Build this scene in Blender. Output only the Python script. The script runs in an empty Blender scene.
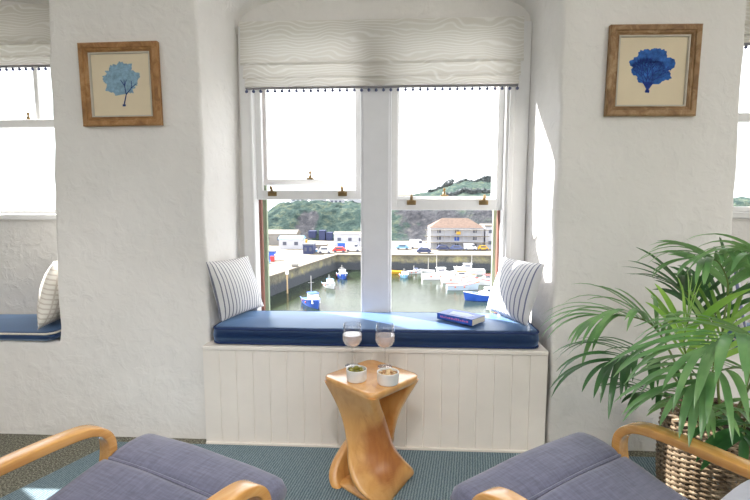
import bpy, bmesh, math, random
from mathutils import Vector, Matrix, Euler, noise as mnoise
from mathutils.geometry import tessellate_polygon
random.seed(7)
PI = math.pi
scene = bpy.context.scene
COL = scene.collection
R = math.radians

# ------------------------------------------------------------------ camera
F, EYE = 464.0, 1.25
YAW, PITCH = R(3.0), math.atan(50 / F)
cam_d = bpy.data.cameras.new('camera'); cam_d.sensor_width = 36; cam_d.lens = F / 750 * 36
cam_d.clip_end = 3000; cam_d.clip_start = 0.02
cam = bpy.data.objects.new('camera', cam_d); COL.objects.link(cam)
cam.location = (0, 0, EYE); cam.rotation_euler = (PI / 2 - PITCH, 0, YAW)
scene.camera = cam
fw = Vector((-math.sin(YAW) * math.cos(PITCH), math.cos(YAW) * math.cos(PITCH), -math.sin(PITCH)))
rt = Vector((math.cos(YAW), math.sin(YAW), 0)); up = rt.cross(fw); O = Vector((0, 0, EYE))
def ray(x, y): return fw * F + rt * (x - 375) + up * (250 - y)
def atY(x, y, Y): r = ray(x, y); return O + r * (Y / r.y)
def atZ(x, y, Z): r = ray(x, y); return O + r * ((Z - EYE) / r.z)
def atX(x, y, X): r = ray(x, y); return O + r * (X / r.x)
def atD(x, y, d): return O + ray(x, y) * (d / F)

# ------------------------------------------------------------------ materials
def lin(c): return c / 12.92 if c <= 0.04045 else ((c + 0.055) / 1.055) ** 2.4
def rgb(r, g, b): return (lin(r / 255), lin(g / 255), lin(b / 255), 1)
class NT:
    def __init__(s, name):
        s.m = bpy.data.materials.new(name); s.m.use_nodes = True
        s.t = s.m.node_tree; s.n = s.t.nodes; s.b = s.n['Principled BSDF']; s.out = s.n['Material Output']
    def new(s, typ, **kw):
        n = s.n.new(typ)
        for k, v in kw.items():
            if hasattr(n, k): setattr(n, k, v)
            else: n.inputs[k].default_value = v
        return n
    def link(s, a, b): s.t.links.new(a, b)
    def coord(s, scale=(1, 1, 1), rot=(0, 0, 0), kind='Object'):
        tc = s.new('ShaderNodeTexCoord'); mp = s.new('ShaderNodeMapping')
        mp.inputs['Scale'].default_value = scale; mp.inputs['Rotation'].default_value = rot
        s.link(tc.outputs[kind], mp.inputs['Vector']); return mp.outputs['Vector']
    def noise(s, vec, scale, detail=4, rough=0.55, dist=0):
        n = s.new('ShaderNodeTexNoise'); n.inputs['Scale'].default_value = scale
        n.inputs['Detail'].default_value = detail; n.inputs['Roughness'].default_value = rough
        n.inputs['Distortion'].default_value = dist
        if vec: s.link(vec, n.inputs['Vector'])
        return n.outputs['Fac']
    def ramp(s, fac, stops):
        r = s.new('ShaderNodeValToRGB'); e = r.color_ramp.elements
        while len(e) < len(stops): e.new(0.5)
        for el, (p, c) in zip(e, stops): el.position = p; el.color = c
        s.link(fac, r.inputs['Fac']); return r.outputs['Color']
    def bump(s, h, strength, dist, prev=None):
        b = s.new('ShaderNodeBump'); b.inputs['Strength'].default_value = strength; b.inputs['Distance'].default_value = dist
        s.link(h, b.inputs['Height'])
        if prev: s.link(prev, b.inputs['Normal'])
        return b.outputs['Normal']
def mat(name, c, rough=0.6, var=0.06, scale=8, bump=0, bscale=60, metal=0, spec=0.5, coat=0, sheen=0):
    t = NT(name); v = t.coord()
    d = tuple(max(0, x * (1 - var * 2)) for x in c[:3]) + (1,)
    l = tuple(min(1, x * (1 + var)) for x in c[:3]) + (1,)
    t.link(t.ramp(t.noise(v, scale), [(0.3, d), (0.7, l)]), t.b.inputs['Base Color'])
    t.b.inputs['Roughness'].default_value = rough; t.b.inputs['Metallic'].default_value = metal
    t.b.inputs['Specular IOR Level'].default_value = spec
    t.b.inputs['Coat Weight'].default_value = coat; t.b.inputs['Sheen Weight'].default_value = sheen
    if bump: t.link(t.bump(t.noise(v, bscale), bump, 0.004), t.b.inputs['Normal'])
    return t.m
def plaster_mat():
    t = NT('white_plaster'); v = t.coord()
    t.link(t.ramp(t.noise(v, 2.2, 5), [(0.25, rgb(230, 228, 224)), (0.75, rgb(239, 237, 234))]), t.b.inputs['Base Color'])
    t.b.inputs['Roughness'].default_value = 0.75; t.b.inputs['Specular IOR Level'].default_value = 0.25
    n1 = t.bump(t.noise(v, 3.5, 3, 0.5), 0.55, 0.05)
    lum = t.noise(v, 16, 3, 0.6, 0.6)
    lumr = t.ramp(lum, [(0.45, (0, 0, 0, 1)), (0.9, (1, 1, 1, 1))])
    n2 = t.bump(lumr, 0.4, 0.010, n1)
    n3 = t.bump(t.noise(v, 70, 3), 0.25, 0.003, n2)
    t.link(n3, t.b.inputs['Normal']); return t.m
def wood_mat(name, dark, mid, light, rough=0.35, coat=0.3, scale=(2, 14, 14), rot=(0, 0, 0), dist=1.5):
    t = NT(name); v = t.coord(scale, rot)
    f = t.noise(v, 2.0, 5, 0.6, dist)
    t.link(t.ramp(f, [(0.28, dark), (0.5, mid), (0.75, light)]), t.b.inputs['Base Color'])
    t.b.inputs['Roughness'].default_value = rough; t.b.inputs['Coat Weight'].default_value = coat
    t.b.inputs['Coat Roughness'].default_value = 0.25
    t.b.inputs['Coat IOR'].default_value = 1.7
    t.link(t.bump(f, 0.03, 0.002), t.b.inputs['Normal']); return t.m
def fabric_mat(name, c, rough=0.9, sheen=0.3, weave=700, var=0.12, spec=0.3, wstr=0.35):
    t = NT(name); v = t.coord()
    d = tuple(x * (1 - var) for x in c[:3]) + (1,); l = tuple(min(1, x * (1 + var)) for x in c[:3]) + (1,)
    mx = t.new('ShaderNodeMix', data_type='FLOAT'); mx.inputs[0].default_value = 0.5
    vs = t.coord((weave, weave * 0.12, weave * 0.12)); vs2 = t.coord((weave * 0.12, weave, weave))
    t.link(t.noise(vs, 0.35, 2), mx.inputs[2]); t.link(t.noise(vs2, 0.35, 2), mx.inputs[3])
    t.link(t.ramp(mx.outputs[0], [(0.35, d), (0.65, l)]), t.b.inputs['Base Color'])
    t.b.inputs['Roughness'].default_value = rough; t.b.inputs['Sheen Weight'].default_value = sheen
    t.b.inputs['Specular IOR Level'].default_value = spec
    t.link(t.bump(mx.outputs[0], wstr, 0.002), t.b.inputs['Normal']); return t.m
def glass_mat(name, fres=1.45, amt=1.0, tint=(1, 1, 1, 1)):
    t = NT(name); t.n.remove(t.b)
    tr = t.new('ShaderNodeBsdfTransparent'); tr.inputs['Color'].default_value = tint
    gl = t.new('ShaderNodeBsdfGlossy'); gl.inputs['Roughness'].default_value = 0.02
    fr = t.new('ShaderNodeLayerWeight'); pw = t.new('ShaderNodeMath', operation='POWER'); pw.inputs[1].default_value = 3
    t.link(fr.outputs['Facing'], pw.inputs[0]); mu = t.new('ShaderNodeMath', operation='MULTIPLY_ADD')
    mu.inputs[1].default_value = amt; mu.inputs[2].default_value = .035 * amt
    t.link(pw.outputs[0], mu.inputs[0])
    mx = t.new('ShaderNodeMixShader'); t.link(mu.outputs[0], mx.inputs[0]); t.link(tr.outputs[0], mx.inputs[1]); t.link(gl.outputs[0], mx.inputs[2])
    t.link(mx.outputs[0], t.out.inputs['Surface']); return t.m
def stripe_mat(name, base, line, axis, freq, width, extra=None):
    t = NT(name); v = t.coord(kind='UV'); sp = t.new('ShaderNodeSeparateXYZ'); t.link(v, sp.inputs[0])
    def lines(ax, fr, w):
        a = t.new('ShaderNodeMath', operation='MULTIPLY'); a.inputs[1].default_value = fr; t.link(sp.outputs[ax], a.inputs[0])
        b = t.new('ShaderNodeMath', operation='FRACT'); t.link(a.outputs[0], b.inputs[0])
        c = t.new('ShaderNodeMath', operation='LESS_THAN'); c.inputs[1].default_value = w; t.link(b.outputs[0], c.inputs[0]); return c.outputs[0]
    f = lines(axis, freq, width)
    if extra:
        g = lines(*extra); m = t.new('ShaderNodeMath', operation='MAXIMUM'); t.link(f, m.inputs[0]); t.link(g, m.inputs[1]); f = m.outputs[0]
    mx = t.new('ShaderNodeMix', data_type='RGBA'); mx.inputs[6].default_value = base; mx.inputs[7].default_value = line
    t.link(f, mx.inputs[0]); t.link(mx.outputs[2], t.b.inputs['Base Color'])
    t.b.inputs['Roughness'].default_value = 0.9; t.b.inputs['Sheen Weight'].default_value = 0.2
    t.link(t.bump(t.noise(t.coord(), 260, 2), 0.3, 0.002), t.b.inputs['Normal']); return t.m
def blind_mat():
    t = NT('woodgrain_print_linen')
    w = t.new('ShaderNodeTexWave', bands_direction='Z'); w.inputs['Scale'].default_value = 17; w.inputs['Distortion'].default_value = 22
    w.inputs['Detail'].default_value = 1.5; w.inputs['Detail Scale'].default_value = .55; w.inputs['Detail Roughness'].default_value = .45
    t.link(t.coord((.5, .5, 1)), w.inputs['Vector'])
    t.link(t.ramp(w.outputs['Fac'], [(0.35, rgb(220, 217, 209)), (0.72, rgb(228, 226, 220)), (0.95, rgb(244, 243, 240))]), t.b.inputs['Base Color'])
    t.b.inputs['Roughness'].default_value = 0.9
    t.link(t.bump(t.noise(t.coord(), 300, 2), 0.2, 0.002), t.b.inputs['Normal'])
    tl = t.new('ShaderNodeBsdfTranslucent'); tl.inputs['Color'].default_value = rgb(240, 237, 230); mx = t.new('ShaderNodeMixShader'); mx.inputs[0].default_value = .34
    t.link(t.b.outputs[0], mx.inputs[1]); t.link(tl.outputs[0], mx.inputs[2]); t.link(mx.outputs[0], t.out.inputs['Surface']); return t.m
def carpet_mat():
    t = NT('speckled_carpet'); v = t.coord()
    t.link(t.ramp(t.noise(v, 130, 3, 0.75), [(0.34, rgb(66, 68, 58)), (0.5, rgb(122, 121, 108)), (0.66, rgb(186, 182, 166))]), t.b.inputs['Base Color'])
    t.b.inputs['Roughness'].default_value = 1; t.b.inputs['Specular IOR Level'].default_value = 0.1
    t.link(t.bump(t.noise(v, 220, 2), 0.9, 0.006), t.b.inputs['Normal']); return t.m
def rug_mat():
    t = NT('blue_flatweave'); v = t.coord((1, 1, 1), (0, 0, R(9)))
    w = t.new('ShaderNodeTexWave'); w.inputs['Scale'].default_value = 26; w.inputs['Distortion'].default_value = 2.2
    w.inputs['Detail'].default_value = 3; w.inputs['Detail Scale'].default_value = 3; t.link(v, w.inputs['Vector'])
    n = t.noise(v, 160, 3, 0.7)
    mx = t.new('ShaderNodeMix', data_type='FLOAT'); mx.inputs[0].default_value = 0.6
    t.link(w.outputs['Fac'], mx.inputs[2]); t.link(n, mx.inputs[3])
    t.link(t.ramp(mx.outputs[0], [(0.2, rgb(84, 104, 117)), (0.5, rgb(118, 139, 149)), (0.8, rgb(160, 176, 180))]), t.b.inputs['Base Color'])
    t.b.inputs['Roughness'].default_value = 1; t.b.inputs['Specular IOR Level'].default_value = 0.1
    t.link(t.bump(mx.outputs[0], 0.8, 0.006), t.b.inputs['Normal']); return t.m
def hill_mat():
    t = NT('hazy_cliff_scrub_and_rock'); v = t.coord()
    green = t.ramp(t.noise(v, 0.28, 6, 0.7), [(0.3, rgb(38, 52, 54)), (0.5, rgb(62, 78, 74)), (0.72, rgb(102, 108, 90))])  # greens turned blue grey, distance haze put into the colour
    rock = t.ramp(t.noise(v, 0.35, 6, 0.7), [(0.3, rgb(58, 60, 66)), (0.6, rgb(86, 86, 90)), (0.8, rgb(124, 120, 114))])
    at = t.new('ShaderNodeAttribute', attribute_name='rock')
    nn = t.noise(v, 0.12, 5, 0.65)
    ad = t.new('ShaderNodeMath', operation='ADD'); t.link(at.outputs['Fac'], ad.inputs[0]); t.link(nn, ad.inputs[1])
    f = t.ramp(ad.outputs[0], [(0.85, (0, 0, 0, 1)), (1.0, (1, 1, 1, 1))])
    mx = t.new('ShaderNodeMix', data_type='RGBA'); t.link(f, mx.inputs[0]); t.link(green, mx.inputs[6]); t.link(rock, mx.inputs[7])
    t.link(mx.outputs[2], t.b.inputs['Base Color']); t.b.inputs['Roughness'].default_value = 1
    t.b.inputs['Specular IOR Level'].default_value = 0.05
    t.link(t.bump(t.noise(v, 0.8, 5, 0.7), 1.0, 1.2), t.b.inputs['Normal']); return t.m
def water_mat():
    t = NT('harbour_water'); v = t.coord((1, 2.2, 1))
    t.link(t.ramp(t.noise(v, 0.06, 3), [(0.3, rgb(32, 42, 28)), (0.7, rgb(44, 54, 38))]), t.b.inputs['Base Color'])
    t.b.inputs['Roughness'].default_value = 0.08; t.b.inputs['IOR'].default_value = 1.33
    t.link(t.bump(t.noise(v, 1.1, 4, 0.6), 0.25, 0.12), t.b.inputs['Normal']); return t.m
def quaywall_mat():
    t = NT('weathered_harbour_stone'); v = t.coord()
    a = t.ramp(t.noise(v, 0.35, 6, 0.7), [(0.3, rgb(84, 84, 78)), (0.5, rgb(128, 124, 108)), (0.64, rgb(150, 144, 104)), (0.8, rgb(166, 160, 142))])
    sp = t.new('ShaderNodeSeparateXYZ'); t.link(v, sp.inputs[0]); n = t.noise(v, .5, 4, .6)
    ad = t.new('ShaderNodeMath', operation='MULTIPLY_ADD'); ad.inputs[1].default_value = 1.6; t.link(n, ad.inputs[0]); t.link(sp.outputs[2], ad.inputs[2])
    mr = t.new('ShaderNodeMapRange'); mr.inputs['From Min'].default_value = -14.6; mr.inputs['From Max'].default_value = -13.9; t.link(ad.outputs[0], mr.inputs[0])
    mx = t.new('ShaderNodeMix', data_type='RGBA'); t.link(mr.outputs[0], mx.inputs[0]); mx.inputs[6].default_value = rgb(76, 80, 86); t.link(a, mx.inputs[7])
    t.link(mx.outputs[2], t.b.inputs['Base Color']); t.b.inputs['Roughness'].default_value = 0.95
    t.link(t.bump(t.noise(v, 1.5, 4), 0.6, 0.3), t.b.inputs['Normal']); return t.m
def wicker_mat():
    t = NT('woven_willow'); v = t.coord()
    t.link(t.ramp(t.noise(v, 26, 3, 0.7), [(0.3, rgb(66, 54, 40)), (0.5, rgb(122, 104, 82)), (0.72, rgb(170, 152, 128))]), t.b.inputs['Base Color'])
    t.b.inputs['Roughness'].default_value = 0.45; return t.m
def leaf_mat(name, a, b, c):
    t = NT(name); v = t.coord()
    t.link(t.ramp(t.noise(v, 9, 3), [(0.3, a), (0.5, b), (0.72, c)]), t.b.inputs['Base Color'])
    t.b.inputs['Roughness'].default_value = 0.3; t.b.inputs['Specular IOR Level'].default_value = .8
    tl = t.new('ShaderNodeBsdfTranslucent'); tl.inputs['Color'].default_value = tuple(min(1, x * 1.5) for x in c[:3]) + (1,)
    mx = t.new('ShaderNodeMixShader'); mx.inputs[0].default_value = 0.28
    t.link(t.b.outputs[0], mx.inputs[1]); t.link(tl.outputs[0], mx.inputs[2]); t.link(mx.outputs[0], t.out.inputs['Surface']); return t.m
def table_mat(name, heart):
    t = NT(name); v = t.coord((5, 5, 1.4), (0.25, 0.2, 0))
    f = t.noise(v, 2.6, 5, 0.6, 1.4)
    base = t.ramp(f, [(0.3, rgb(208, 146, 78)), (0.5, rgb(226, 168, 96)), (0.75, rgb(236, 186, 118))])
    if heart:
        p = t.coord((1, 1, .55)); d = t.new('ShaderNodeVectorMath', operation='DISTANCE'); d.inputs[1].default_value = heart
        n = t.noise(t.coord(), 9, 2); ad = t.new('ShaderNodeMath', operation='MULTIPLY_ADD'); ad.inputs[1].default_value = .06
        t.link(p, d.inputs[0]); t.link(n, ad.inputs[0]); t.link(d.outputs['Value'], ad.inputs[2])
        hm = t.ramp(ad.outputs[0], [(0.108, (1, 1, 1, 1)), (0.140, (0, 0, 0, 1))])
        mx = t.new('ShaderNodeMix', data_type='RGBA', blend_type='MULTIPLY'); t.link(base, mx.inputs[6]); mx.inputs[7].default_value = rgb(212, 182, 158)
        t.link(hm, mx.inputs[0]); base = mx.outputs[2]
    t.link(base, t.b.inputs['Base Color'])
    t.b.inputs['Roughness'].default_value = 0.28; t.b.inputs['Coat Weight'].default_value = 1; t.b.inputs['Coat Roughness'].default_value = 0.12 if not heart else .25; t.b.inputs['Coat IOR'].default_value = 1.85 if not heart else 1.5
    t.link(t.bump(f, 0.04, 0.002), t.b.inputs['Normal']); return t.m

M = dict(
    plaster=plaster_mat(), carpet=carpet_mat(), rug=rug_mat(), blind=blind_mat(),
    paint=mat('white_gloss_paint', rgb(236, 236, 236), 0.35, 0.02), panel=mat('cream_panel_paint', rgb(240, 234, 226), 0.45, 0.015),
    mull=mat('shaded_frame_white', rgb(228, 229, 233), 0.4, 0.02),  # mullion white, its grey blue shade put into the colour
    brown=mat('brown_bead_paint', rgb(132, 88, 76), 0.5), green=mat('sage_bead_paint', rgb(150, 164, 138), 0.5),
    pane=glass_mat('window_glass', 1.45, 0.5), brass=mat('aged_brass', rgb(150, 128, 92), 0.35, 0.1, metal=0.9),
    navy=fabric_mat('navy_canvas', rgb(3, 28, 74), 0.5, 0.35, 500, 0.1, 0.6, 0.12), piping=mat('pale_rope_piping', rgb(214, 208, 196), 0.9, 0.1, 200),
    navypipe=mat('navy_piping', rgb(30, 52, 100), 0.8),
    chair=fabric_mat('blue_grey_linen', rgb(112, 114, 136), 0.9, 0.35, 420, 0.2),
    birch=wood_mat('honey_birch_veneer', rgb(212, 150, 76), rgb(224, 166, 92), rgb(234, 184, 114), 0.25, 0.8, (14, 2, 14)),
    table=table_mat('carved_honey_wood', None), table2=table_mat('carved_honey_heartwood', (-.01, -.09, .115)), frame=wood_mat('limed_oak_frame', rgb(112, 82, 52), rgb(150, 116, 78), rgb(188, 160, 124), 0.6, 0, (6, 20, 6)),
    frame2=wood_mat('golden_oak_frame', rgb(122, 84, 46), rgb(162, 118, 70), rgb(190, 150, 104), 0.6, 0, (6, 20, 6)),
    slip=mat('pale_frame_slip', rgb(196, 190, 178), 0.6), paper=mat('cream_art_paper', rgb(226, 212, 184), 0.9, 0.02),
    coral_l=mat('pale_blue_ink', rgb(138, 172, 194), 0.9, 0.16, 70), coral_d=mat('indigo_ink', rgb(52, 72, 128), 0.9, 0.15, 60),
    coral_b=mat('cobalt_ink', rgb(52, 104, 182), 0.9, 0.3, 40), coral_n=mat('deep_blue_ink', rgb(36, 62, 142), 0.9, 0.2, 60),
    glassware=None, wine=None, ceramic=mat('white_ceramic', rgb(232, 232, 230), 0.2, 0.01), 
    olive=mat('green_olive_skin', rgb(132, 128, 46), 0.25, 0.2, 50), nut=mat('salted_nut', rgb(226, 198, 152), 0.6, 0.12, 60),
    nutb=mat('toasted_nut', rgb(186, 138, 92), 0.6, 0.15, 60),
    wicker=wicker_mat(), soil=mat('dark_potting_soil', rgb(52, 42, 34), 1, 0.3, 60, 1, 80),
    leaf=leaf_mat('palm_leaf', rgb(64, 110, 66), rgb(100, 148, 90), rgb(140, 180, 116)), leafd=leaf_mat('palm_leaf_deep', rgb(30, 66, 38), rgb(50, 96, 52), rgb(78, 126, 68)),
    leafl=leaf_mat('palm_leaf_fresh', rgb(92, 148, 54), rgb(130, 180, 70), rgb(168, 204, 100)), stalk=mat('palm_stalk', rgb(112, 132, 70), 0.5, 0.15, 30),
    pom=mat('navy_pompom_wool', rgb(96, 102, 134), 1, 0.1, 90), fringe=mat('grey_fringe_tape', rgb(140, 138, 140), 0.9),
    bookblue=mat('blue_book_cover', rgb(46, 88, 180), 0.35, 0.25, 30), page=mat('book_paper', rgb(230, 224, 208), 0.9, 0.04, 200),
    pink=mat('pink_print', rgb(206, 120, 176), 0.6), lilac=mat('pale_print_glare', rgb(190, 204, 236), 0.6),
    ceil=mat('ceiling_paint', rgb(238, 236, 232), 0.9, 0.01),
    # outdoors
    hill=hill_mat(), water=water_mat(), qwall=quaywall_mat(),
    concrete=mat('pale_quay_concrete', rgb(120, 113, 101), 0.95, 0.1, 0.25), render=mat('white_render', rgb(186, 187, 194), 0.9, 0.04, 0.3),
    render2=mat('grey_render', rgb(140, 136, 132), 0.9, 0.06, 0.3), roof=mat('brown_slate', rgb(98, 80, 70), 0.9, 0.15, 1.5), roofg=mat('grey_felt_roof', rgb(116, 110, 102), 0.9, 0.08, 0.6),
    dark=mat('dark_glazing', rgb(84, 88, 104), 0.3), navybox=mat('navy_steel', rgb(52, 62, 100), 0.6, 0.1, 0.5), bluep=mat('bright_blue_paint', rgb(48, 92, 188), 0.5, 0.06),
    cyan=mat('light_blue_paint', rgb(128, 178, 216), 0.5), yellow=mat('yellow_paint', rgb(228, 176, 60), 0.5), red=mat('red_paint', rgb(206, 62, 62), 0.5),
    orange=mat('orange_buoy', rgb(226, 112, 66), 0.5), bwhite=mat('white_gelcoat', rgb(232, 234, 238), 0.35, 0.02), steel=mat('galvanised_steel', rgb(170, 168, 164), 0.5, 0.05, 3),
    paleblue=mat('pale_blue_hull', rgb(196, 212, 226), 0.45), slateblue=mat('slate_blue_paint', rgb(92, 106, 148), 0.5), bark=mat('bark', rgb(92, 82, 70), 1), bush=mat('scrub_leaves', rgb(112, 120, 122), 1, 0.3, 0.8), bushp=mat('pale_scrub_leaves', rgb(150, 150, 112), 1, 0.25, 0.8),
)
def dielectric(name, col, ior, rough=0.0):
    t = NT(name); t.b.inputs['Base Color'].default_value = col; t.b.inputs['Roughness'].default_value = rough
    t.b.inputs['Transmission Weight'].default_value = 1; t.b.inputs['IOR'].default_value = ior; return t.m
_n = M['navy'].node_tree.nodes['Principled BSDF']
_n.inputs['Sheen Weight'].default_value = .75; _n.inputs['Sheen Tint'].default_value = (.35, .6, 1, 1); _n.inputs['Sheen Roughness'].default_value = .5
_n.inputs['Specular Tint'].default_value = (.55, .78, 1, 1); _n.inputs['Roughness'].default_value = .3; _n.inputs['Specular IOR Level'].default_value = .8
M['glassware'] = glass_mat('clear_glassware', 1.5, 1.3, (0.97, 0.975, 0.98, 1))
def wine_mat():
    t = NT('rose_wine'); t.n.remove(t.b); a = t.new('ShaderNodeBsdfTransparent'); a.inputs['Color'].default_value = (1, .93, .90, 1)
    b = t.new('ShaderNodeBsdfTranslucent'); b.inputs['Color'].default_value = (1, .88, .83, 1); g = t.new('ShaderNodeBsdfGlossy'); g.inputs['Roughness'].default_value = .03
    lw = t.new('ShaderNodeLayerWeight'); lw.inputs['Blend'].default_value = .25
    m1 = t.new('ShaderNodeMixShader'); m1.inputs[0].default_value = .42; m2 = t.new('ShaderNodeMixShader')
    t.link(a.outputs[0], m1.inputs[1]); t.link(b.outputs[0], m1.inputs[2]); t.link(lw.outputs['Facing'], m2.inputs[0]); t.link(m1.outputs[0], m2.inputs[1]); t.link(g.outputs[0], m2.inputs[2])
    t.link(m2.outputs[0], t.out.inputs['Surface']); return t.m
M['wine'] = wine_mat()
M['stripeL'] = stripe_mat('grey_striped_ticking', rgb(228, 227, 226), rgb(112, 114, 130), 0, 16, 0.26)
M['stripeR'] = stripe_mat('blue_striped_ticking', rgb(232, 232, 234), rgb(116, 122, 154), 0, 13, 0.24, (1, 1.0, 0.0))
M['check'] = stripe_mat('faint_checked_linen', rgb(234, 230, 222), rgb(208, 200, 190), 0, 14, 0.3, (1, 14, 0.3))

# ------------------------------------------------------------------ object helpers
WM = {}
def emp(name, loc, rotz=0, parent=None):
    o = bpy.data.objects.new(name, None); o.empty_display_size = 0.1; COL.objects.link(o)
    o.location = loc; o.rotation_euler = (0, 0, rotz)
    w = Matrix.Translation(Vector(loc)) @ Matrix.Rotation(rotz, 4, 'Z')
    WM[o.name] = w; return o
def obj(name, bm, m, parent=None, smooth=False, local=False, origin=True, angle=40):
    """link a bmesh as one mesh; coordinates are world unless local; origin moves to the base centre of a top-level mesh"""
    me = bpy.data.meshes.new(name); o = bpy.data.objects.new(name, me); COL.objects.link(o)
    bmesh.ops.recalc_face_normals(bm, faces=bm.faces[:])
    if parent is not None:
        if not local: bm.transform(WM[parent.name].inverted())
        WM[o.name] = WM[parent.name].copy(); o.parent = parent
    else:
        w = Matrix.Identity(4)
        if origin and bm.verts and not local:
            xs = [v.co.x for v in bm.verts]; ys = [v.co.y for v in bm.verts]; zs = [v.co.z for v in bm.verts]
            c = Vector(((min(xs) + max(xs)) / 2, (min(ys) + max(ys)) / 2, min(zs)))
            bm.transform(Matrix.Translation(-c)); o.location = c; w = Matrix.Translation(c)
        WM[o.name] = w
    for f in bm.faces: f.smooth = smooth
    if smooth:
        a = R(angle)
        for e in bm.edges:
            if len(e.link_faces) == 2 and e.calc_face_angle(0) > a: e.smooth = False
    bm.to_mesh(me); bm.free()
    if isinstance(m, (list, tuple)):
        for x in m: me.materials.append(x)
    elif m: me.materials.append(m)
    return o
def tag(o, label=None, cat=None, group=None, kind=None):
    if label: o['label'] = label
    if cat: o['category'] = cat
    if group: o['group'] = group
    if kind: o['kind'] = kind
    return o
def dup(o, loc=None, rotz=None, name=None):
    c = o.copy(); COL.objects.link(c)
    for ch in o.children:
        d = ch.copy(); COL.objects.link(d); d.parent = c
        for g in ch.children:
            e = g.copy(); COL.objects.link(e); e.parent = d
    if loc is not None: c.location = loc
    if rotz is not None: c.rotation_euler = (0, 0, rotz)
    return c
def B(): return bmesh.new()
def box(bm, x0, x1, y0, y1, z0, z1, bev=0, seg=2, mi=0, mtx=None):
    vs = [bm.verts.new((x, y, z)) for z in (z0, z1) for y in (y0, y1) for x in (x0, x1)]
    fs = [bm.faces.new([vs[i] for i in q]) for q in ((0, 2, 3, 1), (4, 5, 7, 6), (0, 1, 5, 4), (2, 6, 7, 3), (0, 4, 6, 2), (1, 3, 7, 5))]
    for f in fs: f.material_index = mi
    if bev:
        es = list({e for f in fs for e in f.edges})
        r = bmesh.ops.bevel(bm, geom=es, offset=bev, segments=seg, profile=0.5, affect='EDGES')
        vs = list({v for f in r['faces'] for v in f.verts} | {v for v in vs if v.is_valid})
    if mtx is not None:
        for v in vs: v.co = mtx @ v.co
    return vs
def ring_surface(bm, rings, closed=True, cap=True, loop=False):
    """rings: lists of Vectors of equal length, bridged in order"""
    V = [[bm.verts.new(p) for p in r] for r in rings]; n = len(V[0])
    K = len(V) if loop else len(V) - 1
    for i in range(K):
        a, b = V[i], V[(i + 1) % len(V)]
        for j in range(n if closed else n - 1):
            k = (j + 1) % n
            bm.faces.new((a[j], a[k], b[k], b[j]))
    if cap and closed and not loop:
        bm.faces.new(V[0][::-1]); bm.faces.new(V[-1])
    return V
def frames(path):
    pts = [Vector(p) for p in path]; n = len(pts); T = []
    for i in range(n): T.append((pts[min(i + 1, n - 1)] - pts[max(i - 1, 0)]).normalized())
    ref = Vector((0, 0, 1)) if abs(T[0].z) < 0.9 else Vector((1, 0, 0))
    N = (ref - T[0] * ref.dot(T[0])).normalized(); out = []
    for i in range(n):
        N = (N - T[i] * N.dot(T[i])).normalized(); out.append((pts[i], T[i], N, T[i].cross(N)))
    return out
def tube(bm, path, r, n=8, cap=True, loop=False):
    rs = r if isinstance(r, (list, tuple)) else [r] * len(path); rings = []
    for (p, t, N, Bn), q in zip(frames(path), rs):
        rings.append([p + (N * math.cos(2 * PI * k / n) + Bn * math.sin(2 * PI * k / n)) * q for k in range(n)])
    return ring_surface(bm, rings, cap=cap, loop=loop)
def lathe(bm, prof, c=(0, 0, 0), n=32, cap=False):
    c = Vector(c); rings = [[c + Vector((r * math.cos(2 * PI * k / n), r * math.sin(2 * PI * k / n), z)) for k in range(n)] for r, z in prof]
    return ring_surface(bm, rings, cap=cap)
def sphere(bm, c, r, sx=1, sy=1, sz=1, u=12, v=8, rot=None):
    m = Matrix.Translation(Vector(c)) @ (rot.to_4x4() if rot else Matrix.Identity(4)) @ Matrix.Diagonal((r * sx, r * sy, r * sz, 1))
    return bmesh.ops.create_uvsphere(bm, u_segments=u, v_segments=v, radius=1, matrix=m)['verts']
def smooth_path(pts, n=8):
    P = [Vector(p) for p in pts]; P = [P[0] * 2 - P[1]] + P + [P[-1] * 2 - P[-2]]; out = []
    for i in range(1, len(P) - 2):
        for k in range(n):
            t = k / n; a, b, c, d = P[i - 1], P[i], P[i + 1], P[i + 2]
            out.append(0.5 * ((2 * b) + (c - a) * t + (2 * a - 5 * b + 4 * c - d) * t * t + (3 * b - a - 3 * c + d) * t ** 3))
    out.append(P[-2]); return out
def extrude_poly(bm, poly, z0, z1):
    """prism of a 2-D polygon"""
    a = [bm.verts.new((x, y, z0)) for x, y in poly]; b = [bm.verts.new((x, y, z1)) for x, y in poly]; n = len(poly)
    for i in range(n): bm.faces.new((a[i], a[(i + 1) % n], b[(i + 1) % n], b[i]))
    for tri in tessellate_polygon([[Vector((x, y, 0)) for x, y in poly]]):
        bm.faces.new([a[i] for i in tri][::-1]); bm.faces.new([b[i] for i in tri])

# ================================================================== THE ROOM
YF, YB = 2.27, 2.66          # face of the wall, back of the window recesses
XL, XR, YBACK, ZC = -3.75, 3.6, -2.8, 2.66
bm = B(); box(bm, XL - .2, XR + .2, YBACK, YB + .02, -0.12, 0); tag(obj('floor', bm, M['carpet'], origin=False), kind='structure')
bm = B(); box(bm, XL - .2, XR + .2, -.25, YB + .5, ZC, ZC + .15); box(bm, XL - .2, XR + .2, YBACK - .2, -1.6, ZC, ZC + .15); tag(obj('ceiling', bm, M['ceil'], origin=False), kind='structure')  # gap left in the unseen ceiling to let fill light in
bm = B(); box(bm, XL - .2, XL, YBACK, YB + .3, -0.12, ZC + .1); tag(obj('wall_left', bm, M['plaster'], origin=False), kind='structure')
bm = B(); box(bm, XR, XR + .2, YBACK, YB + .3, -0.12, ZC + .1); tag(obj('wall_right', bm, M['plaster'], origin=False), kind='structure')
bm = B(); box(bm, XL - .2, XR + .2, YBACK - .2, YBACK, -0.12, ZC + .1); tag(obj('wall_back', bm, mat('fill_cutting_grey', rgb(150, 146, 140), .9), origin=False), kind='structure')  # unseen wall, added in a dark tone to cut fill light

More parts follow.
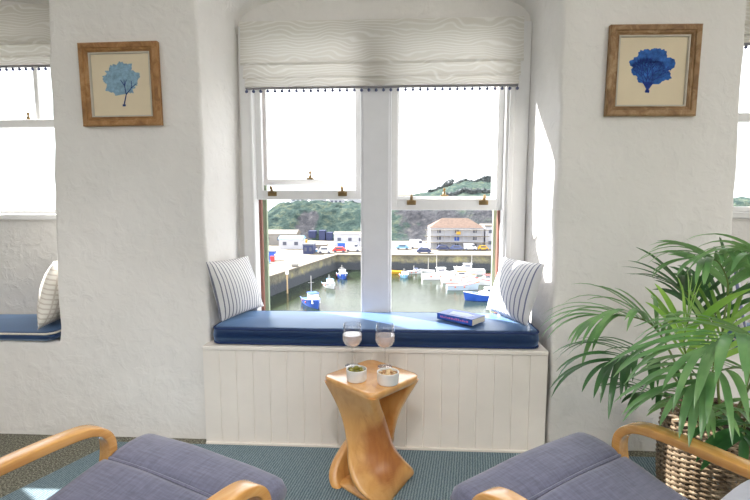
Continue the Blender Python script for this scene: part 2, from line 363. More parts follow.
def arch(x0b, x0t, x1b, x1t, zb, zs, rise, ns=22, na=34, nb=12):
    pts = []
    for i in range(ns): t = i / ns; pts.append((x0b + (x0t - x0b) * t, zb + (zs - zb) * t))
    cx, hw = (x0t + x1t) / 2, (x1t - x0t) / 2
    for i in range(na + 1): a = PI - PI * i / na; pts.append((cx + hw * math.copysign(abs(math.cos(a)) ** 0.8, math.cos(a)), zs + rise * math.sin(a) ** 0.8 if 0 < i < na else zs))
    for i in range(1, ns + 1): t = 1 - i / ns; pts.append((x1b + (x1t - x1b) * t, zb + (zs - zb) * t))
    for i in range(1, nb): t = i / nb; pts.append((x1b + (x0b - x1b) * t, zb))
    return pts
def out_normals(pts):
    n = len(pts); res = []
    for i in range(n):
        ax, az = pts[i - 1]; bx, bz = pts[(i + 1) % n]; dx, dz = bx - ax, bz - az; l = math.hypot(dx, dz) or 1
        res.append((-dz / l, dx / l))
    return res
openings = [  # front outline, back outline, window hole
    (arch(-.970, -.966, .752, .742, -.1, 2.22, .30), arch(-.955, -.905, .712, .70, -.1, 2.20, .18), (-.83, .583, .50, 2.20)),
    (arch(-3.45, -3.40, -1.775, -1.703, .515, 2.22, .30), arch(-3.38, -3.35, -1.808, -1.785, .515, 2.20, .18), (-3.22, -1.86, 1.14, 2.14)),
    (arch(1.592, 1.548, 3.30, 3.26, .515, 2.22, .30), arch(1.63, 1.60, 3.23, 3.2, .515, 2.20, .18), (1.74, 3.10, 1.16, 2.14))]
bm = B()
face_edges = []
rect = [(XL - .1, -.2), (XL - .1, ZC + .1), (XR + .1, ZC + .1), (XR + .1, -.2)]
rv = [bm.verts.new((x, YF, z)) for x, z in rect]
face_edges += [bm.edges.new((rv[i], rv[(i + 1) % 4])) for i in range(4)]
r0 = 0.018
back_loops = []
for fo, bo, hole in openings:
    nf, nb_ = out_normals(fo), out_normals(bo); n = len(fo); rings = []
    def wob(x, y, z, s=1): v = Vector((x * 3.1, y * 3.1, z * 3.1)); w = mnoise.noise_vector(v) * .011 + mnoise.noise_vector(v * 2.9) * .006; return Vector((x + w.x * s, y, z + w.z * s))
    for off in (r0 + .03, r0):
        rings.append([wob(x + nx * off, YF, z + nz * off) for (x, z), (nx, nz) in zip(fo, nf)])
    for k in range(1, 7):
        a = PI / 2 * k / 6
        rings.append([wob(x + nx * r0 * (1 - math.sin(a)), YF + r0 * (1 - math.cos(a)), z + nz * r0 * (1 - math.sin(a))) for (x, z), (nx, nz) in zip(fo, nf)])
    for k in range(1, 9):
        t = k / 8
        rings.append([wob(f[0] + (b[0] - f[0]) * t, YF + r0 + (YB - YF - r0) * t, f[1] + (b[1] - f[1]) * t, 1 - .6 * t) for f, b in zip(fo, bo)])
    V = ring_surface(bm, rings, cap=False)
    for i in range(n): face_edges.append(bm.edges.get((V[0][i], V[0][(i + 1) % n])))
    be = [bm.edges.get((V[-1][i], V[-1][(i + 1) % n])) for i in range(n)]
    x0, x1, z0, z1 = hole
    hv = [bm.verts.new(p) for p in ((x0, YB, z0), (x0, YB, z1), (x1, YB, z1), (x1, YB, z0))]
    be += [bm.edges.new((hv[i], hv[(i + 1) % 4])) for i in range(4)]
    bmesh.ops.triangle_fill(bm, use_beauty=True, edges=be, normal=Vector((0, -1, 0)))
bmesh.ops.triangle_fill(bm, use_beauty=True, edges=face_edges, normal=Vector((0, -1, 0)))
wf = obj('wall_front', bm, M['plaster'], smooth=True, origin=False, angle=50); tag(wf, kind='structure')

# ------------------------------------------------------------------ windows
def sash(win, name, x0, x1, y0, y1, z0, z1, stile=.034, rail=.05, top=.05, bars=()):
    bm = B(); b = .004
    box(bm, x0, x0 + stile, y0, y1, z0, z1, b); box(bm, x1 - stile, x1, y0, y1, z0, z1, b)
    box(bm, x0 + stile - .004, x1 - stile + .004, y0, y1, z0, z0 + rail, b); box(bm, x0 + stile - .004, x1 - stile + .004, y0, y1, z1 - top, z1, b)
    for xb in bars: box(bm, xb - .014, xb + .014, y0 + .004, y1 - .004, z0 + rail - .004, z1 - top + .004, b)
    s = obj(name, bm, M['paint'], win)
    bm = B(); box(bm, x0 + stile - .006, x1 - stile + .006, (y0 + y1) / 2 - .002, (y0 + y1) / 2 + .002, z0 + rail - .006, z1 - top + .006)
    obj('glass_pane', bm, M['pane'], s); return s
def lift(s, x, y, z):
    bm = B(); box(bm, x - .026, x + .026, y - .006, y, z - .03, z - .004, .003); box(bm, x - .017, x + .017, y - .028, y - .004, z - .010, z - .002, .003)
    tube(bm, smooth_path([(x, y - .012, z - .004), (x, y - .018, z + .012), (x, y - .03, z + .022), (x, y - .04, z + .014)], 5), .008, 8)
    obj('sash_lift', bm, M['brass'], s, smooth=True)
def fastener(s, x, y, z):
    bm = B(); box(bm, x - .022, x + .022, y - .018, y + .012, z, z + .008, .003); lathe(bm, [(.001, 0), (.011, 0), (.009, .014), (.005, .018), (.005, .026), (.009, .030), (.007, .040), (.001, .044)], (x, y, z + .006), 10)
    obj('sash_fastener', bm, M['brass'], s, smooth=True)
w1 = tag(emp('window_1', (-.12, YB, .6)), kind='structure')
bm = B()
box(bm, -.897, -.826, YB - .03, YB + .02, .56, 2.2, .004); box(bm, .578, .702, YB - .03, YB + .02, .56, 2.2, .004)
box(bm, .594, .624, YB - .042, YB - .02, .56, 2.2, .006); box(bm, -.843, -.826, YB - .04, YB - .02, .56, 2.2, .005)
box(bm, -.87, -.83, YB + .021, YB + .15, .5, 2.19); box(bm, .58, .62, YB + .021, YB + .15, .5, 2.19)
box(bm, -.825, .577, YB - .026, YB + .14, 2.17, 2.208, .004)
obj('window_frame', bm, M['paint'], w1)
bm = B(); box(bm, -.218, -.046, YB - .035, YB + .13, .5, 2.15, .004); box(bm, -.206, -.058, YB - .042, YB - .03, .5, 2.15, .003); obj('mullion', bm, M['mull'], w1)
bm = B(); box(bm, -.86, .62, YB - .03, YB + .10, .50, .545, .006); obj('window_sill', bm, M['paint'], w1)
for nm, mm, dx, y in (('brown_bead', 'brown', .016, .055), ('outer_bead', 'green', .030, .11)):
    bm = B(); box(bm, -.83, -.83 + dx, YB + y, YB + y + .03, .5, 2.1, .002); box(bm, .583 - dx, .583, YB + y, YB + y + .03, .5, 2.1, .002); obj(nm, bm, M[mm], w1)
s = sash(w1, 'lower_sash', -.828, -.216, YB + .012, YB + .046, 1.252, 2.2, .036, .053)
lift(s, -.735, YB + .012, 1.302); lift(s, -.327, YB + .012, 1.302)
s = sash(w1, 'upper_sash', -.828, -.216, YB + .092, YB + .122, 1.338, 2.2, .044, .034); fastener(s, -.53, YB + .1, 1.372)
s = sash(w1, 'lower_sash', -.048, .581, YB + .012, YB + .046, 1.192, 2.2, .036, .064)
lift(s, .068, YB + .012, 1.252); lift(s, .476, YB + .012, 1.252)
s = sash(w1, 'upper_sash', -.048, .581, YB + .092, YB + .122, 1.222, 2.2, .044, .05); fastener(s, .262, YB + .1, 1.272)
def side_window(name, x0, x1, z0, rail_z, barx):
    w = tag(emp(name, ((x0 + x1) / 2, YB, z0)), kind='structure'); bm = B(); y0, y1 = YB - .012, YB + .13
    box(bm, x0 - .06, x0 + .02, y0, y1, z0, 2.2, .004); box(bm, x1 - .02, x1 + .06, y0, y1, z0, 2.2, .004); box(bm, x0, x1, y0, y1, 2.1, 2.2, .004)
    obj('window_frame', bm, M['paint'], w)
    bm = B(); box(bm, x0 - .07, x1 + .07, YB - .04, YB + .16, z0 - .022, z0 + .012, .006); obj('window_sill', bm, M['paint'], w)
    s = sash(w, 'lower_sash', x0 + .02, x1 - .02, YB + .02, YB + .055, z0 + .012, rail_z + .03, .04, .03, .045)
    s = sash(w, 'upper_sash', x0 + .02, x1 - .02, YB + .075, YB + .105, rail_z - .01, 2.15, .04, .045, .05, bars=barx)
    if barx: fastener(s, barx[0] - .045, YB + .06, rail_z + .03)
side_window('window_2', -3.22, -1.86, 1.155, 1.69, (-2.165, -2.9))
side_window('window_3', 1.74, 3.10, 1.172, 1.69, (2.05, 2.8))

# ------------------------------------------------------------------ built-in window seat
PX0, PX1, PY = -.986, .724, 2.222
ws = tag(emp('window_seat', ((PX0 + PX1) / 2, PY, 0)), 'cream tongue and groove panelled window seat under the blue cushion', 'window seat')
bm = B(); prof = [(PX0, PY)]; nb = 20; wd = (PX1 - PX0) / nb
for i in range(nb):
    a = PX0 + i * wd
    if i: prof += [(a - .004, PY), (a - .001, PY + .004), (a + .001, PY + .004), (a + .004, PY)]
prof += [(PX1, PY), (PX1, PY + .03), (PX0, PY + .03)]
extrude_poly(bm, prof, 0.0, .503); obj('panel', bm, M['panel'], ws)
bm = B(); box(bm, PX0, PX1, PY - .006, YB - .03, .5, .522, .004); obj('seat_board', bm, M['panel'], ws)
bm = B(); box(bm, PX0, PX1, PY - .012, PY + .002, 0.0, .016, .004); obj('base_strip', bm, M['panel'], ws)

def cushion_mesh(x0, x1, y0, y1, z0, z1, crown=.012, r=.02, corner=.05, nx=60, ny=16, sag=.004):
    """soft box: rounded plan corners, domed top, welted edges; returns bmesh and the top edge path"""
    bm = B(); n = 16; plan = []
    cs = [(x1 - corner, y0 + corner, -PI / 2), (x1 - corner, y1 - corner, 0), (x0 + corner, y1 - corner, PI / 2), (x0 + corner, y0 + corner, PI)]
    for i, (cx, cy, a0) in enumerate(cs):
        for k in range(7): a = a0 + PI / 2 * k / 6; plan.append((cx + corner * math.cos(a), cy + corner * math.sin(a)))
        ex, ey = plan[-1]; qx, qy, qa = cs[(i + 1) % 4]; fx, fy = qx + corner * math.cos(qa), qy + corner * math.sin(qa)
        m = nx if abs(fx - ex) > abs(fy - ey) else ny
        for k in range(1, m): plan.append((ex + (fx - ex) * k / m, ey + (fy - ey) * k / m))
    cx, cy = (x0 + x1) / 2, (y0 + y1) / 2; rings = []
    def ring(ins, z, dome=0):
        out = []
        for x, y in plan:
            dx, dy = x - cx, y - cy; sx, sy = 1 - ins / abs((x1 - x0) / 2), 1 - ins / abs((y1 - y0) / 2)
            q = mnoise.noise(Vector((x * 4, y * 4, 0))) * sag
            out.append(Vector((cx + dx * sx, cy + dy * sy, z + dome + q)))
        return out
    rings.append(ring(.02, z0)); rings.append(ring(0, z0 + .012)); rings.append(ring(-.005, (z0 + z1) / 2)); rings.append(ring(0, z1 - .012)); rings.append(ring(.008, z1))
    hh = min(x1 - x0, y1 - y0) / 2
    for k in range(1, 9): t = k / 9; rings.append(ring(hh * t * .97, z1, crown * math.sin(t * PI / 2)))
    ring_surface(bm, rings)
    return bm, ring(0, z1 - .006), ring(0, z0 + .006)
def seat_cushion(label, x0, x1, y0, y1, z0, z1, pipe, **kw):
    bm, e1, e0 = cushion_mesh(x0, x1, y0, y1, z0, z1, **kw)
    o = obj('seat_cushion', bm, M['navy'], smooth=True, angle=60); tag(o, label, 'cushion', 'navy cushions on the window seats')
    for e in ((e1, e0) if pipe == 'navypipe' else (e1,)): bm = B(); tube(bm, e, .0055, 6, loop=True); obj('piping', bm, M[pipe], o, smooth=True)
    return o
CT = .612
seat_cushion('long navy cushion with sunlight on it on the middle window seat', -.945, .690, 2.242, 2.625, .524, CT - .004, 'navypipe', corner=.045)
seat_cushion('navy cushion with pale rope piping in the left window recess', -3.36, -1.79, 2.242, YB - .03, .519, .566, 'piping', corner=.045, ny=14)
seat_cushion('navy cushion partly hidden by palm fronds in the right window recess', 1.65, 3.2, 2.262, YB - .03, .519, .575, 'piping', corner=.045, ny=14)

# ------------------------------------------------------------------ scatter pillows
def pillow(label, c, th, m, n=22, group='scatter pillows on the window seats', pinch=.035):
    """c: four corners in order bottom-near, bottom-far, top-far, top-near"""
    c = [Vector(p) for p in c]; nrm = (c[1] - c[0]).cross(c[3] - c[0]).normalized()
    bm = B(); uv = bm.loops.layers.uv.new('UVMap'); G = {}
    for side in (1, -1):
        for i in range(n + 1):
            for j in range(n + 1):
                u, v = i / n, j / n; eu, ev = min(u, 1 - u) * 2, min(v, 1 - v) * 2
                edge = i in (0, n) or j in (0, n)
                if side == -1 and edge: G[(side, i, j)] = G[(1, i, j)]; continue
                # pull the edge middles in so corners stand out
                uu = u + pinch * (.5 - u) * 4 * v * (1 - v) * (1 if True else 0); vv = v + pinch * (.5 - v) * 4 * u * (1 - u)
                p = (c[0] * (1 - uu) + c[1] * uu) * (1 - vv) + (c[3] * (1 - uu) + c[2] * uu) * vv
                h = th * ((1 - (1 - eu) ** 2.4) * (1 - (1 - ev) ** 2.4)) ** .62
                q = mnoise.noise(p * 11) * .006 * min(1, h / th * 2)
                G[(side, i, j)] = bm.verts.new(p + nrm * side * (h + q))
        for i in range(n):
            for j in range(n):
                vs = [G[(side, i, j)], G[(side, i + 1, j)], G[(side, i + 1, j + 1)], G[(side, i, j + 1)]]
                f = bm.faces.new(vs if side == 1 else vs[::-1])
                uvs = [(i / n, j / n), ((i + 1) / n, j / n), ((i + 1) / n, (j + 1) / n), (i / n, (j + 1) / n)]
                for l, q in zip(f.loops, uvs if side == 1 else uvs[::-1]): l[uv].uv = q
    o = obj('scatter_pillow', bm, m, smooth=True, angle=80)
    return tag(o, label, 'pillow', group)
z0 = CT + .012
b1, b2 = atZ(221, 322, z0 + .002), atZ(264, 306, z0 + .0)
pillow('striped white and grey pillow leaning at left end of the middle window seat',
       [b1, b2, atX(248, 256, -.845), atX(206, 262, -.93)], .055, M['stripeL'])
b1, b2 = atZ(527, 326, z0), atZ(486, 309, z0)
pillow('white pillow with blue stripes leaning at right end of the middle window seat',
       [b2, b1, atX(545, 264, .69), atX(504, 257, .585)], .06, M['stripeR'])
pillow('pale checked pillow propped in the left window recess', [(-1.96, 2.58, .575), (-1.885, 2.27, .575), (-1.815, 2.33, .93), (-1.875, 2.61, .93)], .075, M['check'])
pillow('pale pillow behind the palm in the right window recess', [(1.735, 2.35, .585), (1.75, 2.62, .585), (1.67, 2.62, .93), (1.655, 2.36, .93)], .055, M['stripeR'])

# ------------------------------------------------------------------ roman blinds
def blind(label, x0, x1, y, zt, zb, npom):
    """y is the front plane; folds hang below the flat upper panel"""
    o = tag(emp('roman_blind', ((x0 + x1) / 2, y + .02, zb)), label, 'blind', 'roman blinds at the windows')
    H = zt - zb; nx = 48
    def sheet(name, prof, m, xo=0, sagk=0.004):
        bm = B(); rings = []
        for i in range(nx + 1):
            t = i / nx; x = x0 - xo + (x1 - x0 + 2 * xo) * t; s = mnoise.noise(Vector((x * 3, zt, len(name)))) * sagk
            rings.append([Vector((x, yy + s * .6, zz + s * (1 if k else 0))) for k, (yy, zz) in enumerate(prof)])
        ring_surface(bm, rings, closed=False); return obj(name, bm, m, o, smooth=True, angle=50)
    sheet('blind_panel', [(y, zt), (y - .004, zt - H * .3), (y - .012, zt - H * .58), (y - .020, zt - H * .64), (y - .012, zt - H * .668), (y + .004, zt - H * .66)], M['blind'])
    sheet('blind_fold', [(y + .002, zt - H * .62), (y - .006, zt - H * .80), (y - .016, zt - H * .855), (y - .010, zt - H * .875), (y + .006, zt - H * .868)], M['blind'], -.012)
    sheet('blind_fold', [(y + .004, zt - H * .84), (y - .004, zt - H * .95), (y - .010, zt - H * .985), (y - .004, zt - H), (y + .010, zt - H)], M['blind'], -.018)
    bm = B(); box(bm, x0 + .02, x1 - .02, y - .002, y + .018, zb - .010, zb + .004, .002); obj('fringe_tape', bm, M['fringe'], o)
    bm = B(); sphere(bm, (0, 0, -.014), .0085, u=10, v=7); tube(bm, [(0, 0, .004), (0, 0, -.008)], .002, 5)
    first = None
    for k in range(npom):
        x = x0 + .024 + (x1 - x0 - .048) * k / (npom - 1)
        if first is None: first = p = obj('pompom', bm, M['pom'], o, smooth=True, local=True)
        else: p = first.copy(); COL.objects.link(p); p.parent = o
        p.location = Matrix(WM[o.name]).inverted() @ Vector((x, y + .004, zb - .008))
    bm = B(); box(bm, x0 + .01, x1 - .01, y + .012, YB - .03, zt - .03, zt, .002); obj('head_rail', bm, M['paint'], o)
blind('patterned grey roman blind with pompom fringe over the middle window', -.872, .652, 2.60, 2.214, 1.868, 38)
blind('patterned grey roman blind in the left recess, above its sash window', -3.28, -1.815, 2.60, 2.33, 2.005, 38)
blind('patterned grey roman blind in the right recess, mostly outside the view', 1.69, 3.16, 2.60, 2.33, 2.06, 38)

# ------------------------------------------------------------------ framed coral prints
def fan_outline(cx, cz, rx, rz, k, n=150, seed=0, a0=-1.2, a1=PI + 1.2):
    pts = []
    for i in range(n + 1):
        a = a0 + (a1 - a0) * i / n
        q = 1 + k * mnoise.noise(Vector((math.cos(a) * 2.3 + seed, math.sin(a) * 2.3, 0))) + k * .5 * mnoise.noise(Vector((math.cos(a) * 9 + seed, math.sin(a) * 9, 3)))
        pts.append((cx + rx * q * math.cos(a), cz + rz * q * math.sin(a)))
    return pts
def picture(label, cx, cz, w, h, rz, fm, art):
    lean = .012
    o = tag(emp('framed_print', (cx, YF - .004, cz - h / 2), 0), label, 'picture', 'framed coral prints on the white wall')
    o.rotation_euler = (0, 0, 0)
    def fin(name, bm, m, par=o, **kw):
        bm.transform(Matrix.Rotation(rz, 4, 'Y')); bm.transform(Matrix.Translation((0, 0, h / 2)))
        return obj(name, bm, m, par, local=True, **kw)
    bm = B(); W, Hh = w / 2, h / 2   # stepped moulding, mitred
    prof = [(0, 0), (0, -.022), (.006, -.028), (.024, -.026), (.027, -.020), (.034, -.020), (.042, -.012), (.046, -.012), (.046, 0)]
    rings = []
    for sx, sz in ((-1, -1), (1, -1), (1, 1), (-1, 1)): rings.append([Vector((sx * (W - d), y, sz * (Hh - d))) for d, y in prof])
    ring_surface(bm, rings, loop=True); fin('frame', bm, fm)
    bm = B(); rings = []
    for sx, sz in ((-1, -1), (1, -1), (1, 1), (-1, 1)): rings.append([Vector((sx * (W - d), y, sz * (Hh - d))) for d, y in ((.044, -.004), (.044, -.015), (.050, -.015), (.052, -.004))])
    ring_surface(bm, rings, loop=True); fin('slip', bm, M['slip'])
    bm = B(); box(bm, -W + .04, W - .04, -.005, -.001, -Hh + .04, Hh - .04); pr = fin('print', bm, M['paper'])
    art(lambda nm, bm, m: fin(nm, bm, m, pr))
def flat(bm, poly, y):
    vs = [bm.verts.new((x, y, z)) for x, z in poly]
    for tri in tessellate_polygon([[Vector((x, z, 0)) for x, z in poly]]): bm.faces.new([vs[i] for i in tri])
def branches(bm, x, z, a, l, wd, depth, y, lim=None):
    x2, z2 = x + math.cos(a) * l, z + math.sin(a) * l
    if lim and ((x2 - lim[0]) / lim[2]) ** 2 + ((z2 - lim[1]) / lim[3]) ** 2 > 1.05: return
    nx, nz = -math.sin(a), math.cos(a); w2 = wd * .78
    bm.faces.new([bm.verts.new(p) for p in ((x - nx * wd, y, z - nz * wd), (x2 - nx * w2, y, z2 - nz * w2), (x2 + nx * w2, y, z2 + nz * w2), (x + nx * wd, y, z + nz * wd))])
    if depth:
        for d in ((-.38, .34) if depth > 1 else (-.5, 0, .5)): branches(bm, x2, z2, a + d + random.uniform(-.16, .16), l * random.uniform(.76, .9), w2, depth - 1, y, lim)
def art_left(fin):
    bm = B(); flat(bm, [(x, z) for x, z in fan_outline(.0, .028, .082, .074, .34, seed=3)], -.0056)
    fin('coral_fan', bm, M['coral_l'])
    bm = B(); random.seed(4)
    for a, l in ((PI / 2 + .42, .038), (PI / 2 - .28, .042)): branches(bm, .008, -.094, a, l * 1.2, .0034, 2, -.0062, (0, .03, .08, .08))
    box(bm, .0, .016, -.0062, -.0058, -.102, -.092); fin('coral_branch', bm, M['coral_d'])
def art_right(fin):
    bm = B(); flat(bm, fan_outline(0, .022, .094, .082, .2, seed=9), -.0056); fin('coral_fan', bm, M['coral_b'])
    bm = B(); random.seed(5)
    for a in (PI / 2 + .75, PI / 2 + .3, PI / 2 - .1, PI / 2 - .55): branches(bm, -.012, -.068, a, .03, .0022, 6, -.0062, (0, .02, .088, .07))
    flat(bm, [(-.024, -.094), (-.006, -.096), (-.004, -.086), (-.008, -.08), (.012, -.05), (-.04, -.045), (-.02, -.078), (-.025, -.088)], -.0061)
    fin('coral_branch', bm, M['coral_n'])
yp = YF - .02
pl = [atY(x, y, yp) for x, y in ((80, 45), (158, 41), (160, 124), (83, 126))]
c = sum(pl, Vector()) / 4
picture('oak framed print of a pale blue sea fan, left of the middle window', c.x, c.z, .392, .392, R(-.5), M['frame2'], art_left)
pl = [atY(x, y, yp) for x, y in ((612, 25), (702, 24), (695, 116), (604, 116))]
c = sum(pl, Vector()) / 4
picture('oak framed print of a deep blue sea fan, right of the middle window', c.x, c.z, .402, .402, R(.5), M['frame'], art_right)

# ------------------------------------------------------------------ rug
bm = B(); pts = [(-1.46, 2.205), (-1.66, 1.74), (-2.05, .55), (-1.9, -.3), (1.9, -.3), (2.0, 1.2), (1.42, 2.2)]
extrude_poly(bm, pts, .001, .009); tag(obj('rug', bm, M['rug']), 'blue grey woven rug covering the carpet up to the window seat', 'rug')

# ------------------------------------------------------------------ twisted side table
TZ = .50
tc = [atZ(327, 374, TZ), atZ(368, 397, TZ), atZ(420, 378.5, TZ), atZ(372, 355, TZ)]
ctr = sum(tc, Vector()) / 4; ex = (tc[2] - tc[1]).to_2d() + (tc[3] - tc[0]).to_2d(); TROT = math.atan2(ex.y, ex.x)
tb = tag(emp('side_table', (ctr.x, ctr.y, 0.009), TROT), 'carved honey wood table with a twisted open base', 'table')
def rsq(hw, hd, r, n=6):
    out = []
    for cx, cy, a0 in ((hw - r, -hd + r, -PI / 2), (hw - r, hd - r, 0), (-hw + r, hd - r, PI / 2), (-hw + r, -hd + r, PI)):
        for k in range(n + 1): a = a0 + PI / 2 * k / n; out.append((cx + r * math.cos(a), cy + r * math.sin(a)))
    return out
S = .151; TH = TZ - .009
bm = B(); rings = [[Vector((x, y, z)) for x, y in rsq(s, s, .035)] for s, z in ((S - .03, TH - .045), (S - .008, TH - .034), (S - .001, TH - .02), (S, TH - .006), (S - .003, TH - .001), (S - .008, TH))]
ring_surface(bm, rings); obj('tabletop', bm, M['table'], tb, smooth=True, local=True, angle=50)
bm = B(); rings = [[Vector((x, y, z)) for x, y in rsq(s, s, .05)] for s, z in ((S - .04, 0), (S - .028, .006), (S - .028, .014), (S - .04, .022))]
ring_surface(bm, rings); obj('base', bm, M['table'], tb, smooth=True, local=True, angle=50)
def strand(a_top):
    bm = B(); rings = []; n = 44
    for i in range(n + 1):
        t = i / n; z = .004 + (TH - .022 - .004) * (1 - t)            # from the top down
        q = 4 * t * (1 - t); wv = q ** 1.2
        w = S - .002 + .006 * t - .055 * wv; ro = S - .001 + .008 * t - .068 * wv; th = .046 + .006 * q
        e = t ** 1.75
        if t > .8: k = (t - .8) / .2; ro -= .020 * k ** 2.5; w -= .030 * k ** 2.5
        if t > .6: w += .012 * math.sin(PI * (t - .6) / .4)
        ph = a_top + R(104) * e
        sec = []
        for x, y in rsq(th / 2, w, .018):
            bulge = .012 * (1 - (y / w) ** 2) * q
            hollow = .0
            sec.append((x + ro - th / 2 + (bulge if x > 0 else hollow), y))
        rings.append([Vector((x * math.cos(ph) - y * math.sin(ph), x * math.sin(ph) + y * math.cos(ph), z)) for x, y in sec])
    ring_surface(bm, rings); obj('twisted_leg', bm, M['table2'], tb, smooth=True, local=True, angle=60)
strand(PI); strand(0)

# ------------------------------------------------------------------ wine glasses
def wine_glass(px, py, label):
    p = atZ(px, py, TZ); o = tag(emp('wine_glass', (p.x, p.y, TZ + .001)), label, 'glass', 'wine glasses on the side table')
    bm = B(); lathe(bm, [(0.0010, .088), (0.0154, .090), (0.0320, .102), (0.0435, .122), (0.0467, .143), (0.0435, .170), (0.0390, .196), (0.0378, .197), (0.0371, .196), (0.0416, .170), (0.0445, .143), (0.0416, .123), (0.0307, .104), (0.0154, .093), (0.0010, .0915)], n=32, cap=True)
    obj('bowl', bm, M['glassware'], o, smooth=True, local=True, angle=80)
    bm = B(); lathe(bm, [(.001, .0885), (.007, .0875), (.004, .078), (.0034, .05), (.0038, .02), (.007, .006), (.008, .004)], n=16, cap=True); obj('stem', bm, M['glassware'], o, smooth=True, local=True, angle=80)
    bm = B(); lathe(bm, [(.001, 0), (.032, 0), (.033, .0012), (.020, .0030), (.008, .006), (.001, .0062)], n=32, cap=True); obj('foot', bm, M['glassware'], o, smooth=True, local=True, angle=80)
    bm = B(); lathe(bm, [(0.0010, .0912), (0.0156, .0925), (0.0314, .1036), (0.0421, .1230), (0.0451, .1430), (0.0448, .148), (0.0010, .148)], n=32, cap=True); obj('wine', bm, M['wine'], o, smooth=True, local=True, angle=50)
wine_glass(352.5, 366, 'wine glass of rose standing behind the olives')
wine_glass(385, 367, 'wine glass of rose standing behind the nuts')
# ------------------------------------------------------------------ ramekins with olives and nuts
def ramekin(px, py, label, r=.0435, h=.050):
    p = atZ(px, py, TZ); bm = B(); n = 60; rings = []
    for rr, z, fl in ((r * .88, 0, 0), (r * .93, .002, 0), (r * .94, .006, 1), (r * .98, h - .009, 1), (r, h - .007, 0), (r, h - .001, 0), (r - .002, h, 0), (r - .005, h - .002, 0), (r - .006, .006, 0), (.002, .005, 0)):
        rings.append([Vector((p.x + (rr + (.0008 if fl and k % 2 else 0)) * math.cos(2 * PI * k / n), p.y + (rr + (.0008 if fl and k % 2 else 0)) * math.sin(2 * PI * k / n), TZ + .0005 + z)) for k in range(n)])
    ring_surface(bm, rings); return p, tag(obj('ramekin', bm, M['ceramic'], smooth=True, angle=50), label, 'bowl', 'white ramekins on the side table')
random.seed(11)
p, _ = ramekin(356.5, 380, 'white ribbed ramekin holding green olives')
olive = None
for k, (dx, dy, dz) in enumerate([(-.020, -.008, .040), (.002, -.021, .040), (.022, -.006, .040), (.016, .017, .040), (-.008, .021, .040), (-.023, .012, .0395), (.000, .000, .052), (-.003, -.001, .034)]):
    if olive is None:
        bm = B(); sphere(bm, (0, 0, 0), .0105, 1.25, 1, 1, 14, 10); sphere(bm, (.0128, 0, 0), .0022, .5, 1, 1, 8, 6)
        olive = o = obj('olive', bm, M['olive'], smooth=True, local=True)
    else: o = olive.copy(); COL.objects.link(o)
    o.location = (p.x + dx, p.y + dy, TZ + dz); o.rotation_euler = (random.uniform(-.2, .2), random.uniform(-.3, .3), random.uniform(0, 6))
    tag(o, 'green olive in the white ramekin', 'olive', 'olives in the ramekin')
p, _ = ramekin(388, 383, 'white ribbed ramekin holding shelled nuts', .046, .050)
nuts = {}
spots = [(.0, .0, .049)] + [(.014 * math.cos(a), .014 * math.sin(a), .047) for a in [k * PI / 3 for k in range(6)]] + [(.0285 * math.cos(a), .0285 * math.sin(a), .0435) for a in [k * PI / 5.5 + .2 for k in range(11)]] + [(.010 * math.cos(a), .010 * math.sin(a), .0365) for a in (0, 2, 4)]
for k, (dx, dy, dz) in enumerate(spots):
    kind = 'toasted' if k % 3 == 1 else 'pale'
    if kind not in nuts:
        bm = B(); path = smooth_path([(-.009, .002, 0), (-.005, -.0025, 0), (0, -.004, 0), (.005, -.0025, 0), (.009, .002, 0)], 3); nn = len(path)
        tube(bm, path, [.0016 + .0036 * math.sin(PI * (i + .6) / (nn + .2)) ** .6 for i in range(nn)], 8)
        o = nuts[kind] = obj('nut', bm, M['nutb' if kind == 'toasted' else 'nut'], smooth=True, local=True)
    else: o = nuts[kind].copy(); COL.objects.link(o)
    o.location = (p.x + dx, p.y + dy, TZ + dz); o.rotation_euler = (random.uniform(-.4, .4), random.uniform(-.3, .3), random.uniform(0, 6))
    tag(o, 'brown toasted nut in the white ramekin' if kind == 'toasted' else 'pale shelled nut in the white ramekin', 'nut', 'toasted nuts in the ramekin' if kind == 'toasted' else 'pale nuts in the ramekin')

# ------------------------------------------------------------------ paperback book
zb = CT + .010
q = [atZ(437, 319, zb), atZ(472, 326.5, zb), atZ(482, 319.5, zb), atZ(450, 312, zb)]
d = (q[1] - q[0]).to_2d(); brot = math.atan2(d.y, d.x); bc = (q[0] + q[1]) / 2
bk = tag(emp('book', (bc.x, bc.y, zb + .002), brot), 'thick blue paperback book lying on the middle window cushion', 'book')
L, D, T = (q[1] - q[0]).length / 2, .125, .032
bm = B(); box(bm, -L, L, 0, D, 0, .0015); box(bm, -L, L, 0, D, T - .0015, T); box(bm, -L, L, 0, .002, 0, T); obj('cover', bm, M['bookblue'], bk, local=True)
bm = B(); box(bm, -L + .001, L - .001, .002, D - .001, .0015, T - .0015); obj('pages', bm, M['page'], bk, local=True)
bm = B(); random.seed(3)
x = -L + .02
while x < L - .03: w = random.uniform(.004, .012); box(bm, x, x + w, -.0006, .0002, T * .38, T * .38 + random.uniform(.006, .012)); x += w + .004
obj('spine_print', bm, M['pink'], bk, local=True)
bm = B(); flat_pts = [(-L * .5, D * .25), (L * .55, D * .2), (L * .7, D * .62), (L * .2, D * .8), (-L * .6, D * .7)]
extrude_poly(bm, flat_pts, T - .0004, T + .0004); obj('cover_print_glare', bm, M['lilac'], bk, local=True)  # pale cover print, enlarged and lightened to stand in for glare

